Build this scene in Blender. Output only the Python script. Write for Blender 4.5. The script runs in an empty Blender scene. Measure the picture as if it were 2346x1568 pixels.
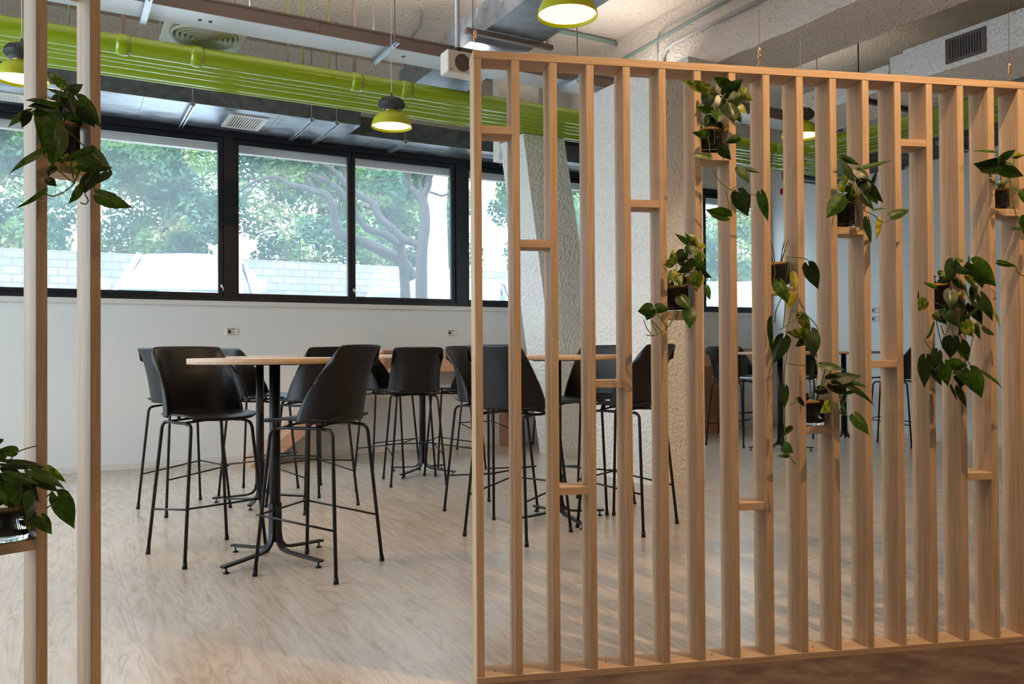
import bpy, math, random
from mathutils import Vector, Matrix, noise

# ------------------------------------------------------------------ camera
F_PX, PITCH, ROLL, EYE = 1874.1, 0.0105, -0.0062, 1.134
O = Vector((0, 0, EYE))
_cp, _sp, _cr, _sr = math.cos(PITCH), math.sin(PITCH), math.cos(ROLL), math.sin(ROLL)
FW = Vector((0, _cp, _sp))
RT = Vector((_cr, -_sr * _sp, _sr * _cp))
UP = Vector((-_sr, -_cr * _sp, _cr * _cp))
C = bpy.context.scene.collection
cam = bpy.data.objects.new('camera', bpy.data.cameras.new('camera'))
C.objects.link(cam)
cam.matrix_world = Matrix.Translation(O) @ Matrix((RT, UP, -FW)).transposed().to_4x4()
cam.data.sensor_width = 36
cam.data.sensor_fit = 'HORIZONTAL'
cam.data.lens = 36 * F_PX / 2346
cam.data.clip_start = 0.05
cam.data.clip_end = 300
sc = bpy.context.scene
sc.camera = cam
sc.view_settings.view_transform = 'Standard'
sc.view_settings.look = 'None'
sc.view_settings.exposure = 0.0
sc.view_settings.gamma = 1
sc.cycles.max_bounces = 10
sc.cycles.diffuse_bounces = 5
sc.cycles.transparent_max_bounces = 16
sc.cycles.sample_clamp_indirect = 6
sc.cycles.caustics_reflective = False
sc.cycles.caustics_refractive = False

def ray(u, v): return FW + RT * ((u - 1173) / F_PX) - UP * ((v - 784) / F_PX)
def at(u, v, d): return O + ray(u, v) * d

# ------------------------------------------------------------------ frames
class Fr:
    def __init__(s, x, y, ang):
        s.o = Vector((x, y, 0)); s.a = ang
        s.d = Vector((math.cos(ang), math.sin(ang), 0)); s.n = Vector((-math.sin(ang), math.cos(ang), 0))
        s.m = Matrix.Translation(s.o) @ Matrix.Rotation(ang, 4, 'Z')
    def w(s, t, n, z=0): return s.o + s.d * t + s.n * n + Vector((0, 0, z))
    def l(s, p):
        q = p - s.o; return Vector((q.dot(s.d), q.dot(s.n), q.z))
    def on_n(s, u, v, n):
        d = ray(u, v); k = (n - (O - s.o).dot(s.n)) / d.dot(s.n); return s.l(O + d * k)
    def on_t(s, u, v, t):
        d = ray(u, v); k = (t - (O - s.o).dot(s.d)) / d.dot(s.d); return s.l(O + d * k)
    def on_z(s, u, v, z):
        d = ray(u, v); return s.l(O + d * ((z - EYE) / d.z))
BLD = Fr(0, 10.0351, 0.5086)
SCR = Fr(-0.1255, 2.7760, 0.17598)
SCL = Fr(-1.1387, 2.2099, 0.81136)
WLD = Fr(0, 0, 0)

# ------------------------------------------------------------------ light
def rgb(r, g, b):
    f = lambda c: (c / 255 / 12.92) if c / 255 <= 0.04045 else ((c / 255 + 0.055) / 1.055) ** 2.4
    return (f(r), f(g), f(b), 1)
world = bpy.data.worlds.new('daylight'); sc.world = world
world.use_nodes = True
_b = world.node_tree.nodes['Background']
_b.inputs[0].default_value = (0.72, 0.87, 1.0, 1)
_b.inputs[1].default_value = 8.0
def light(name, kind, loc, energy, col, target=None, **kw):
    l = bpy.data.lights.new(name, kind); l.energy = energy; l.color = col
    for k, v in kw.items(): setattr(l, k, v)
    o = bpy.data.objects.new(name, l); C.objects.link(o); o.location = loc
    if target is not None:
        o.rotation_euler = (Vector(target) - Vector(loc)).to_track_quat('-Z', 'Y').to_euler()
    return o
sun = light('sun', 'SUN', (0, -5, 20), 5.0, (1.0, 0.96, 0.9), BLD.w(-4, 12, 0) - BLD.w(0, 0, 0) * 0 , angle=0.01)
sun.rotation_euler = (-(BLD.n * -0.55 + BLD.d * -0.35 + Vector((0, 0, 1)))).to_track_quat('-Z', 'Y').to_euler()
WARM = (1.0, 0.62, 0.32)

# ------------------------------------------------------------------ materials
MATS = {}
class NT:
    def __init__(s, name):
        s.m = bpy.data.materials.new(name); s.m.use_nodes = True
        s.t = s.m.node_tree; s.p = s.t.nodes['Principled BSDF']; s.out = s.t.nodes['Material Output']
    def n(s, kind, **kw):
        nd = s.t.nodes.new(kind)
        for k, v in kw.items():
            if k.startswith('_'): setattr(nd, k[1:], v)
            else: nd.inputs[k.replace('__', ' ')].default_value = v
        return nd
    def l(s, a, b): s.t.links.new(a, b)
    def ramp(s, src, stops):
        r = s.n('ShaderNodeValToRGB'); s.l(src, r.inputs[0])
        e = r.color_ramp.elements
        while len(e) < len(stops): e.new(0.5)
        for x, (p, c) in zip(e, stops): x.position = p; x.color = c
        return r.outputs[0]
    def coords(s, scale=(1, 1, 1), rand=False, kind='Object'):
        tc = s.n('ShaderNodeTexCoord'); mp = s.n('ShaderNodeMapping'); mp.inputs['Scale'].default_value = scale
        s.l(tc.outputs[kind], mp.inputs[0])
        if rand:
            oi = s.n('ShaderNodeObjectInfo'); mu = s.n('ShaderNodeMath', _operation='MULTIPLY'); mu.inputs[1].default_value = 37.0
            s.l(oi.outputs['Random'], mu.inputs[0])
            cb = s.n('ShaderNodeCombineXYZ'); s.l(mu.outputs[0], cb.inputs[0]); s.l(mu.outputs[0], cb.inputs[2])
            s.l(cb.outputs[0], mp.inputs['Location'])
        return mp.outputs[0]
    def bump(s, src, strength, dist=0.01):
        b = s.n('ShaderNodeBump', Strength=strength, Distance=dist); s.l(src, b.inputs['Height']); s.l(b.outputs[0], s.p.inputs['Normal'])

def plain(name, col, rough=0.5, metal=0.0, spec=0.5, **kw):
    k = NT(name); k.p.inputs['Base Color'].default_value = col; k.p.inputs['Roughness'].default_value = rough
    k.p.inputs['Metallic'].default_value = metal; k.p.inputs['Specular IOR Level'].default_value = spec
    for a, b in kw.items(): k.p.inputs[a.replace('__', ' ')].default_value = b
    MATS[name] = k.m; return k.m

def wood(name, axis, light_c, dark_c, rough=0.5):
    k = NT(name); sx = [16, 16, 16]; sx[axis] = 0.55
    co = k.coords(tuple(sx), rand=True)
    a = k.n('ShaderNodeTexNoise', Scale=6.0, Detail=6.0, Roughness=0.65, Distortion=0.4); k.l(co, a.inputs['Vector'])
    sx2 = [90, 90, 90]; sx2[axis] = 1.6
    co2 = k.coords(tuple(sx2), rand=True)
    b = k.n('ShaderNodeTexNoise', Scale=4.0, Detail=3.0); k.l(co2, b.inputs['Vector'])
    mx = k.n('ShaderNodeMix', _data_type='FLOAT'); mx.inputs[0].default_value = 0.45
    k.l(a.outputs[0], mx.inputs[2]); k.l(b.outputs[0], mx.inputs[3])
    k.l(k.ramp(mx.outputs[0], [(0.36, dark_c), (0.60, light_c)]), k.p.inputs['Base Color'])
    k.p.inputs['Roughness'].default_value = rough
    k.bump(mx.outputs[0], 0.05, 0.002)
    MATS[name] = k.m
OAK_L, OAK_D = rgb(208, 182, 152), rgb(176, 148, 118)
for _n, _a in (('oak_z', 2), ('oak_x', 0), ('oak_y', 1)): wood(_n, _a, OAK_L, OAK_D)
wood('oak_counter', 0, rgb(214, 168, 140), rgb(190, 140, 110))
wood('oak_counter_z', 2, rgb(170, 122, 95), rgb(140, 95, 70))

def plaster(name, col, scale, strength, dark=0.75, dist=0.02):
    k = NT(name); co = k.coords((1, 1, 0.8))
    a = k.n('ShaderNodeTexNoise', Scale=scale, Detail=5.0, Roughness=0.6, Distortion=0.6); k.l(co, a.inputs['Vector'])
    v = k.n('ShaderNodeTexVoronoi', Scale=scale * 1.7); k.l(co, v.inputs['Vector'])
    mx = k.n('ShaderNodeMath', _operation='ADD'); k.l(a.outputs[0], mx.inputs[0]); k.l(v.outputs['Distance'], mx.inputs[1])
    b = k.n('ShaderNodeTexNoise', Scale=scale * 0.9, Detail=3.0); k.l(co, b.inputs['Vector'])
    d = tuple(c * dark for c in col[:3]) + (1,)
    k.l(k.ramp(b.outputs[0], [(0.30, d), (0.42, col)]), k.p.inputs['Base Color'])
    k.p.inputs['Roughness'].default_value = 0.85
    k.bump(mx.outputs[0], strength, dist)
    MATS[name] = k.m
plaster('plaster_white', rgb(238, 236, 230), 26, 0.8, 0.88)
plaster('plaster_ceiling', rgb(232, 216, 204), 22, 0.5, 0.85)
plaster('plaster_beam', rgb(232, 220, 206), 34, 0.8, 0.85)
plain('paint_white', rgb(224, 226, 226), 0.6)
plain('trim_white', rgb(218, 216, 210), 0.5)
plain('frame_navy', rgb(18, 22, 32), 0.4)
plain('shell_black', rgb(20, 19, 22), 0.42, spec=0.4)
plain('metal_black', rgb(20, 20, 26), 0.42, 0.3)
plain('rubber', rgb(14, 13, 14), 0.7)
plain('steel', rgb(170, 175, 182), 0.3, 0.9)
plain('brass', rgb(190, 150, 120), 0.3, 0.9)
plain('plastic_white', rgb(225, 222, 215), 0.4)
plain('plastic_dark', rgb(45, 42, 42), 0.5)
plain('grey_disc', rgb(96, 84, 80), 0.7)
plain('tabletop', rgb(214, 190, 172), 0.3)
plain('pipe_green', rgb(140, 168, 0), 0.22, spec=0.8)
plain('lamp_green', rgb(168, 178, 12), 0.4)
plain('lamp_grey', rgb(70, 76, 76), 0.5)
plain('tray_paint', rgb(205, 212, 220), 0.35, 0.15)
plain('tray_side', rgb(142, 128, 120), 0.4, 0.5)
plain('conduit_green', rgb(120, 138, 132), 0.5)
plain('conduit_grey', rgb(178, 176, 174), 0.45)
plain('soil', rgb(44, 24, 14), 0.9)
plain('moss', rgb(140, 105, 50), 0.95)
plain('stem', rgb(86, 112, 30), 0.5)
plain('stem_dark', rgb(48, 62, 26), 0.5)
plain('bark', rgb(50, 48, 50), 0.9)
plain('car_white', rgb(244, 244, 242), 0.25, spec=0.8)
plain('car_screen', rgb(200, 215, 225), 0.08, 0.8)
plain('car_glass', rgb(70, 96, 116), 0.05, spec=1.0)
plain('car_dark', rgb(70, 92, 108), 0.4)
plain('tyre', rgb(20, 20, 20), 0.8)
plain('ground_pale', rgb(120, 122, 118), 0.9)
plain('red', rgb(200, 20, 30), 0.4)

def emit(name, col, s):
    k = NT(name); k.p.inputs['Base Color'].default_value = (0, 0, 0, 1)
    k.p.inputs['Emission Color'].default_value = col; k.p.inputs['Emission Strength'].default_value = s
    MATS[name] = k.m
emit('lamp_glow', (1.0, 0.74, 0.38, 1), 2.4)

k = NT('duct_steel'); co = k.coords((1.2, 3, 3))
a = k.n('ShaderNodeTexNoise', Scale=2.2, Detail=4.0, Roughness=0.6, Distortion=0.8); k.l(co, a.inputs['Vector'])
k.l(k.ramp(a.outputs[0], [(0.3, rgb(120, 130, 142)), (0.7, rgb(180, 190, 202))]), k.p.inputs['Base Color'])
k.p.inputs['Metallic'].default_value = 0.75
k.l(k.ramp(a.outputs[0], [(0.3, (0.28,) * 3 + (1,)), (0.7, (0.45,) * 3 + (1,))]), k.p.inputs['Roughness'])
MATS['duct_steel'] = k.m
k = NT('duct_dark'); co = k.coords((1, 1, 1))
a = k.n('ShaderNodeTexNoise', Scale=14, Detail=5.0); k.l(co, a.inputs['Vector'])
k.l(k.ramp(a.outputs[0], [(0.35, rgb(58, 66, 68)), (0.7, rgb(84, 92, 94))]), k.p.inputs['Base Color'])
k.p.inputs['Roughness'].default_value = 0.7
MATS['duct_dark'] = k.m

# floor of pale oak-look vinyl planks, grain running towards the window wall (local y)
k = NT('floor_planks'); co = k.coords((1, 1, 1))
rot = k.n('ShaderNodeMapping'); rot.inputs['Rotation'].default_value = (0, 0, math.pi / 2); k.l(co, rot.inputs[0])
br = k.n('ShaderNodeTexBrick', Scale=1.0, Mortar__Size=0.0012, Brick__Width=1.5, Row__Height=0.20, Mortar__Smooth=0.2)
br.inputs['Color1'].default_value = (0.0, 0.0, 0.0, 1); br.inputs['Color2'].default_value = (1, 1, 1, 1); br.inputs['Mortar'].default_value = (0.5, 0.5, 0.5, 1)
k.l(rot.outputs[0], br.inputs['Vector'])
mp = k.n('ShaderNodeMapping'); mp.inputs['Scale'].default_value = (2.6, .32, 1); k.l(co, mp.inputs[0])
off = k.n('ShaderNodeVectorMath', _operation='MULTIPLY_ADD'); k.l(br.outputs['Color'], off.inputs[0]); off.inputs[1].default_value = (7, 13, 0); k.l(mp.outputs[0], off.inputs[2])
wv = k.n('ShaderNodeTexNoise', Scale=2.2, Detail=3.0, Distortion=1.6); k.l(off.outputs[0], wv.inputs['Vector'])
ml = k.n('ShaderNodeMath', _operation='MULTIPLY'); ml.inputs[1].default_value = 9.0; k.l(wv.outputs[0], ml.inputs[0])
fr = k.n('ShaderNodeMath', _operation='PINGPONG'); fr.inputs[1].default_value = 0.5; k.l(ml.outputs[0], fr.inputs[0])
nz = k.n('ShaderNodeTexNoise', Scale=9.0, Detail=6.0); k.l(off.outputs[0], nz.inputs['Vector'])
mx = k.n('ShaderNodeMix', _data_type='FLOAT'); mx.inputs[0].default_value = 0.5; k.l(fr.outputs[0], mx.inputs[2]); k.l(nz.outputs[0], mx.inputs[3])
c1 = k.ramp(mx.outputs[0], [(0.15, rgb(164, 148, 132)), (0.30, rgb(188, 174, 160)), (0.6, rgb(204, 192, 180))])
c2 = k.n('ShaderNodeMix', _data_type='RGBA', _blend_type='MULTIPLY'); c2.inputs[0].default_value = 1.0
k.l(c1, c2.inputs[6]); k.l(k.ramp(br.outputs['Color'], [(0.0, (0.93, 0.93, 0.93, 1)), (1.0, (1.0, 1.0, 1.0, 1))]), c2.inputs[7])
c3 = k.n('ShaderNodeMix', _data_type='RGBA'); c3.inputs[7].default_value = rgb(158, 144, 132); k.l(br.outputs['Fac'], c3.inputs[0]); k.l(c2.outputs[2], c3.inputs[6])
k.l(c3.outputs[2], k.p.inputs['Base Color'])
k.p.inputs['Roughness'].default_value = 0.26
k.p.inputs['Specular IOR Level'].default_value = 0.7
k.bump(mx.outputs[0], 0.06, 0.001)
MATS['floor_planks'] = k.m

k = NT('carpet'); co = k.coords((1, 1.6, 1))
a = k.n('ShaderNodeTexNoise', Scale=5.0, Detail=8.0, Distortion=0.3, Roughness=0.7); k.l(co, a.inputs['Vector'])
b = k.n('ShaderNodeTexNoise', Scale=300, Detail=2.0); k.l(co, b.inputs['Vector'])
k.l(k.ramp(a.outputs[0], [(0.35, rgb(72, 58, 52)), (0.5, rgb(94, 78, 68)), (0.68, rgb(118, 102, 88))]), k.p.inputs['Base Color'])
k.p.inputs['Roughness'].default_value = 0.9; k.bump(b.outputs[0], 0.4, 0.004)
MATS['carpet'] = k.m

# window glass: clear, reflective, faintly dusty; its bluish veil stands in for outdoor haze
k = NT('window_glass')
tr = k.n('ShaderNodeBsdfTransparent'); gl = k.n('ShaderNodeBsdfGlossy', Roughness=0.0); tl = k.n('ShaderNodeBsdfTranslucent')
tl.inputs[0].default_value = (0.80, 0.92, 1.0, 1)
lw = k.n('ShaderNodeLayerWeight', Blend=0.5); pw = k.n('ShaderNodeMath', _operation='POWER'); pw.inputs[1].default_value = 5.0; k.l(lw.outputs['Facing'], pw.inputs[0])
f = k.n('ShaderNodeMath', _operation='MULTIPLY_ADD'); f.inputs[1].default_value = 0.9; f.inputs[2].default_value = 0.035; k.l(pw.outputs[0], f.inputs[0])
m1 = k.n('ShaderNodeMixShader', Fac=0.07); m2 = k.n('ShaderNodeMixShader')
k.l(tr.outputs[0], m1.inputs[1]); k.l(tl.outputs[0], m1.inputs[2])
k.l(f.outputs[0], m2.inputs[0]); k.l(m1.outputs[0], m2.inputs[1]); k.l(gl.outputs[0], m2.inputs[2])
k.l(m2.outputs[0], k.out.inputs[0]); MATS['window_glass'] = k.m
plain('jar_glass', (1, 1, 1, 1), 0.02, Transmission__Weight=1.0, IOR=1.45)

def leafmat(name, c0, c1, trans=0.3, vein=None):
    k = NT(name); co = k.coords((1, 1, 1))
    a = k.n('ShaderNodeTexNoise', Scale=45.0, Detail=3.0, Distortion=1.0); k.l(co, a.inputs['Vector'])
    col = k.ramp(a.outputs[0], [(0.42, c0), (0.62, c1)])
    k.l(col, k.p.inputs['Base Color']); k.p.inputs['Roughness'].default_value = 0.38
    t = k.n('ShaderNodeBsdfTranslucent'); k.l(col, t.inputs[0])
    m = k.n('ShaderNodeMixShader', Fac=trans); k.l(k.p.outputs[0], m.inputs[1]); k.l(t.outputs[0], m.inputs[2]); k.l(m.outputs[0], k.out.inputs[0])
    MATS[name] = k.m
leafmat('leaf_mid', rgb(42, 74, 8), rgb(66, 104, 14))
leafmat('leaf_dark', rgb(22, 44, 6), rgb(38, 66, 10), 0.2)
leafmat('leaf_varieg', rgb(70, 104, 20), rgb(170, 174, 70))
leafmat('leaf_yellow', rgb(168, 164, 30), rgb(205, 200, 90), 0.45)
def treemat(name, cols):
    k = NT(name); co = k.coords((1, 1, 1))
    a = k.n('ShaderNodeTexNoise', Scale=0.9, Detail=3.0, Distortion=0.5); k.l(co, a.inputs['Vector'])
    col = k.ramp(a.outputs[0], list(zip((.36, .48, .56, .66), cols)))
    k.l(col, k.p.inputs['Base Color']); k.p.inputs['Roughness'].default_value = 0.5
    t = k.n('ShaderNodeBsdfTranslucent'); k.l(col, t.inputs[0])
    m = k.n('ShaderNodeMixShader', Fac=.45); k.l(k.p.outputs[0], m.inputs[1]); k.l(t.outputs[0], m.inputs[2]); k.l(m.outputs[0], k.out.inputs[0])
    MATS[name] = k.m
treemat('tree_leaf', [rgb(36, 84, 72), rgb(70, 116, 88), rgb(112, 150, 76), rgb(176, 168, 140)])
treemat('tree_leaf_pale', [rgb(58, 104, 92), rgb(104, 140, 116), rgb(130, 160, 110), rgb(196, 184, 160)])
k = NT('garden_stone'); co = k.coords((1, 1, 1))
a = k.n('ShaderNodeTexBrick', Scale=1.6, Mortar__Size=0.02); a.inputs['Color1'].default_value = rgb(112, 116, 114); a.inputs['Color2'].default_value = rgb(128, 130, 126); a.inputs['Mortar'].default_value = rgb(96, 98, 96)
rt2 = k.n('ShaderNodeMapping'); rt2.inputs['Rotation'].default_value = (math.pi / 2, 0, 0); k.l(co, rt2.inputs[0]); k.l(rt2.outputs[0], a.inputs['Vector'])
k.l(a.outputs[0], k.p.inputs['Base Color']); k.p.inputs['Roughness'].default_value = 0.9; MATS['garden_stone'] = k.m

# ------------------------------------------------------------------ mesh builder
class MB:
    def __init__(s): s.v = []; s.f = []; s.m = []; s.sm = []
    def add(s, vs, fs, mi=0, smooth=False):
        b = len(s.v); s.v += [tuple(x) for x in vs]
        for f in fs: s.f.append(tuple(b + i for i in f)); s.m.append(mi); s.sm.append(smooth)
        return s
    def box(s, x0, x1, y0, y1, z0, z1, mi=0):
        vs = [(x, y, z) for z in (z0, z1) for y in (y0, y1) for x in (x0, x1)]
        return s.add(vs, [(0, 2, 3, 1), (4, 5, 7, 6), (0, 1, 5, 4), (2, 6, 7, 3), (0, 4, 6, 2), (1, 3, 7, 5)], mi)
    def cbox(s, x0, x1, y0, y1, z0, z1, c=0.002, mi=0):
        # box with chamfered edges
        vs = []; idx = {}
        X = (x0, x1); Y = (y0, y1); Z = (z0, z1)
        for i in range(2):
            for j in range(2):
                for l in range(2):
                    sx, sy, sz = (1 - 2 * i), (1 - 2 * j), (1 - 2 * l)
                    p = (X[i], Y[j], Z[l])
                    idx[i, j, l, 0] = len(vs); vs.append((p[0], p[1] + sy * c, p[2] + sz * c))
                    idx[i, j, l, 1] = len(vs); vs.append((p[0] + sx * c, p[1], p[2] + sz * c))
                    idx[i, j, l, 2] = len(vs); vs.append((p[0] + sx * c, p[1] + sy * c, p[2]))
        fs = []
        I = idx
        fs.append([I[0, 0, 0, 0], I[0, 0, 1, 0], I[0, 1, 1, 0], I[0, 1, 0, 0]]); fs.append([I[1, 0, 0, 0], I[1, 1, 0, 0], I[1, 1, 1, 0], I[1, 0, 1, 0]])
        fs.append([I[0, 0, 0, 1], I[1, 0, 0, 1], I[1, 0, 1, 1], I[0, 0, 1, 1]]); fs.append([I[0, 1, 0, 1], I[0, 1, 1, 1], I[1, 1, 1, 1], I[1, 1, 0, 1]])
        fs.append([I[0, 0, 0, 2], I[0, 1, 0, 2], I[1, 1, 0, 2], I[1, 0, 0, 2]]); fs.append([I[0, 0, 1, 2], I[1, 0, 1, 2], I[1, 1, 1, 2], I[0, 1, 1, 2]])
        for a_ in range(2):
            for b_ in range(2):
                fs.append([I[a_, b_, 0, 0], I[a_, b_, 0, 1], I[a_, b_, 1, 1], I[a_, b_, 1, 0]])
                fs.append([I[a_, 0, b_, 0], I[a_, 0, b_, 2], I[a_, 1, b_, 2], I[a_, 1, b_, 0]])
                fs.append([I[0, a_, b_, 1], I[0, a_, b_, 2], I[1, a_, b_, 2], I[1, a_, b_, 1]])
        for i in range(2):
            for j in range(2):
                for l in range(2): fs.append([I[i, j, l, 0], I[i, j, l, 1], I[i, j, l, 2]])
        return s.add(vs, fs, mi)
    def tube(s, pts, r, seg=10, mi=0, caps=True):
        pts = [Vector(p) for p in pts]; n = len(pts); rs = r if isinstance(r, (list, tuple)) else [r] * n
        ring = []; up = None
        for i, p in enumerate(pts):
            d = (pts[min(i + 1, n - 1)] - pts[max(i - 1, 0)])
            if d.length < 1e-9: d = Vector((0, 0, 1))
            d.normalize()
            if up is None:
                up = Vector((0, 0, 1)) if abs(d.z) < 0.9 else Vector((1, 0, 0))
            a = d.cross(up).normalized(); b = a.cross(d).normalized(); up = b
            ring.append([p + (a * math.cos(2 * math.pi * q / seg) + b * math.sin(2 * math.pi * q / seg)) * rs[i] for q in range(seg)])
        vs = [v for R in ring for v in R]; fs = []
        for i in range(n - 1):
            for q in range(seg):
                q2 = (q + 1) % seg
                fs.append((i * seg + q, i * seg + q2, (i + 1) * seg + q2, (i + 1) * seg + q))
        s.add(vs, fs, mi, True)
        if caps:
            b = len(s.v) - len(vs)
            s.f.append(tuple(b + q for q in range(seg))[::-1]); s.m.append(mi); s.sm.append(False)
            s.f.append(tuple(b + (n - 1) * seg + q for q in range(seg))); s.m.append(mi); s.sm.append(False)
        return s
    def lathe(s, prof, seg=32, c=(0, 0, 0), mi=0, smooth=True):
        vs = []; fs = []; n = len(prof)
        for (r, z) in prof:
            for q in range(seg):
                a = 2 * math.pi * q / seg; vs.append((c[0] + r * math.cos(a), c[1] + r * math.sin(a), c[2] + z))
        for i in range(n - 1):
            for q in range(seg):
                q2 = (q + 1) % seg; fs.append((i * seg + q, i * seg + q2, (i + 1) * seg + q2, (i + 1) * seg + q))
        return s.add(vs, fs, mi, smooth)
    def prism(s, poly, axis, a, b, mi=0):
        # poly in the two other axes, extruded along axis from a to b
        def P(p, h):
            if axis == 0: return (h, p[0], p[1])
            if axis == 1: return (p[0], h, p[1])
            return (p[0], p[1], h)
        n = len(poly); vs = [P(p, a) for p in poly] + [P(p, b) for p in poly]
        fs = [tuple(range(n))[::-1], tuple(range(n, 2 * n))] + [(i, (i + 1) % n, n + (i + 1) % n, n + i) for i in range(n)]
        return s.add(vs, fs, mi)
    def grid(s, fn, nu, nv, mi=0, smooth=True):
        vs = [fn(i / nu, j / nv) for j in range(nv + 1) for i in range(nu + 1)]
        fs = [(j * (nu + 1) + i, j * (nu + 1) + i + 1, (j + 1) * (nu + 1) + i + 1, (j + 1) * (nu + 1) + i) for j in range(nv) for i in range(nu)]
        return s.add(vs, fs, mi, smooth)

def obj(name, mb, mats, parent=None, fr=None, origin=None):
    me = bpy.data.meshes.new(name)
    vs = mb.v
    if origin is not None: vs = [(x - origin[0], y - origin[1], z - origin[2]) for x, y, z in vs]
    me.from_pydata(vs, [], mb.f)
    for m in (mats if isinstance(mats, (list, tuple)) else [mats]): me.materials.append(MATS[m])
    for p, mi, sm in zip(me.polygons, mb.m, mb.sm): p.material_index = mi; p.use_smooth = sm
    import bmesh
    bm = bmesh.new(); bm.from_mesh(me); bmesh.ops.recalc_face_normals(bm, faces=bm.faces); bm.to_mesh(me); bm.free()
    me.update()
    o = bpy.data.objects.new(name, me); C.objects.link(o)
    if parent is not None: o.parent = parent
    if fr is not None: o.matrix_world = fr.m.copy()
    if origin is not None:
        o.location = (fr.w(*origin) if fr is not None and parent is None else Vector(origin))
        if fr is not None and parent is None: o.rotation_euler = (0, 0, fr.a)
    return o
def thing(name, label, cat, loc, rz=0, group=None):
    o = bpy.data.objects.new(name, None); C.objects.link(o); o.location = loc; o.rotation_euler = (0, 0, rz)
    o['label'] = label; o['category'] = cat
    if group: o['group'] = group
    o.empty_display_size = 0.05
    return o
def tag(o, label, cat, group=None):
    o['label'] = label; o['category'] = cat
    if group: o['group'] = group
    return o
def struct(name, mb, mats, fr=None, label=None):
    o = obj(name, mb, mats, None, fr); o['kind'] = 'structure'
    if label: o['label'] = label
    return o
def dup(root, loc, rz, label, group=None):
    r = root.copy(); C.objects.link(r); r.location = loc; r.rotation_euler = (0, 0, rz); r['label'] = label
    if group: r['group'] = group
    for ch in list(root.children):
        c = ch.copy(); C.objects.link(c); c.parent = r
        for g in ch.children:
            d = g.copy(); C.objects.link(d); d.parent = c
    return r

# ------------------------------------------------------------------ room shell (frame BLD: t along the window wall, n outwards)
T0, T1, N0, ZC = -9.5, 4.43, -14.0, 4.4
struct('floor', MB().box(T0, T1, N0, 0.0, -0.08, 0.0), 'floor_planks', BLD)
_c = MB().box(0.0, 4.2, -2.6, -0.004, 0.0005, 0.006)
_co = obj('carpet', _c, 'carpet', None, SCR); tag(_co, 'mottled brown carpet in front of the long slatted screen', 'carpet')
struct('ceiling', MB().box(T0, T1, N0, 0.3, ZC, ZC + 0.15), 'plaster_ceiling', BLD)
WZ0, WZ1 = 1.66, 3.41
wb = MB().box(T0, T1 + .25, 0.0, 0.25, -.05, WZ0).box(T0, -8.6, 0, 0.25, WZ0, WZ1).box(2.05, 3.05, 0, 0.25, WZ0, WZ1).box(4.40, T1 + .25, 0, .25, WZ0, WZ1)
struct('wall_back', wb, 'paint_white', BLD)
struct('wall_upper', MB().box(T0, T1 + .25, 0.0, 0.25, WZ1, ZC), 'plaster_white', BLD)
struct('wall_right', MB().box(T1, T1 + .2, N0, 0.0, -.05, ZC), 'paint_white', BLD)
struct('wall_left', MB().box(T0 - .2, T0, N0, .25, -.05, .35).box(T0 - .2, T0, N0, .25, 4.1, ZC).box(T0 - .2, T0, -.5, .25, .35, 4.1).box(T0 - .2, T0, N0, -5.7, .35, 4.1), 'paint_white', BLD)
_w = bpy.data.objects.new('window_3_added', None); C.objects.link(_w); _w.matrix_world = BLD.m.copy(); _w['kind'] = 'structure'  # window added in the unseen left wall to bring in daylight
_f = MB()
for _y in (-.55, -2.2, -3.9, -5.65): _f.box(T0 - .1, T0 - .02, _y - .05, _y + .05, .35, 4.1)
obj('window_frame', _f.box(T0 - .1, T0 - .02, -5.6, -.6, .35, .43).box(T0 - .1, T0 - .02, -5.6, -.6, 4.02, 4.1), 'frame_navy', _w)
obj('pane', MB().box(T0 - .065, T0 - .06, -5.7, -.5, .4, 4.05), 'window_glass', _w)
struct('wall_front', MB().box(T0, T1, N0 - .2, N0, -.05, ZC), 'paint_white', BLD)
struct('baseboard_back', MB().cbox(T0, T1, -.012, 0, 0, .065, .003), 'trim_white', BLD)
struct('baseboard_right', MB().cbox(T1 - .012, T1, N0, -.012, 0, .065, .003), 'trim_white', BLD)
struct('trim_1', MB().cbox(-8.62, 2.07, -.03, 0.0, WZ0 - .05, WZ0, .003), 'trim_white', BLD)
struct('trim_2', MB().cbox(3.03, 4.42, -.03, 0.0, WZ0 - .05, WZ0, .003), 'trim_white', BLD)

def window(name, lo, hi, posts, panes):
    r = bpy.data.objects.new(name, None); C.objects.link(r); r.matrix_world = BLD.m.copy(); r['kind'] = 'structure'
    fb = MB().box(lo, hi, -.025, .08, 3.345, WZ1).box(lo, hi, -.025, .08, WZ0, 1.70).box(lo, lo + .05, -.025, .08, 1.70, 3.345).box(hi - .05, hi, -.025, .08, 1.70, 3.345)
    for a, b in posts: fb.box(a, b, -.025, .08, 1.70, 3.345)
    obj('window_frame', fb, 'frame_navy', r)
    for a, b, z in panes:
        sb = MB().cbox(a - .055, a, 0, .05, 1.70, 3.345, .004).cbox(b, b + .055, 0, .05, 1.70, 3.345, .004)
        sb.cbox(a, b, 0, .05, 1.70, 1.745, .004).cbox(a, b, 0, .05, 3.285, 3.345, .004)
        s = obj('sash', sb, 'frame_navy', r)
        obj('pane', MB().box(a - .005, b + .005, .022, .028, 1.74, 3.29), 'window_glass', s)
        if z:
            hb = MB().cbox(z - .009, z + .009, -.012, 0, 1.80, 1.83, .002).tube([(z, -.012, 1.815), (z + .012, -.02, 1.80), (z + .016, -.02, 1.765)], .006, 8)
            obj('handle', hb, 'plastic_white', s)
    return r
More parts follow.
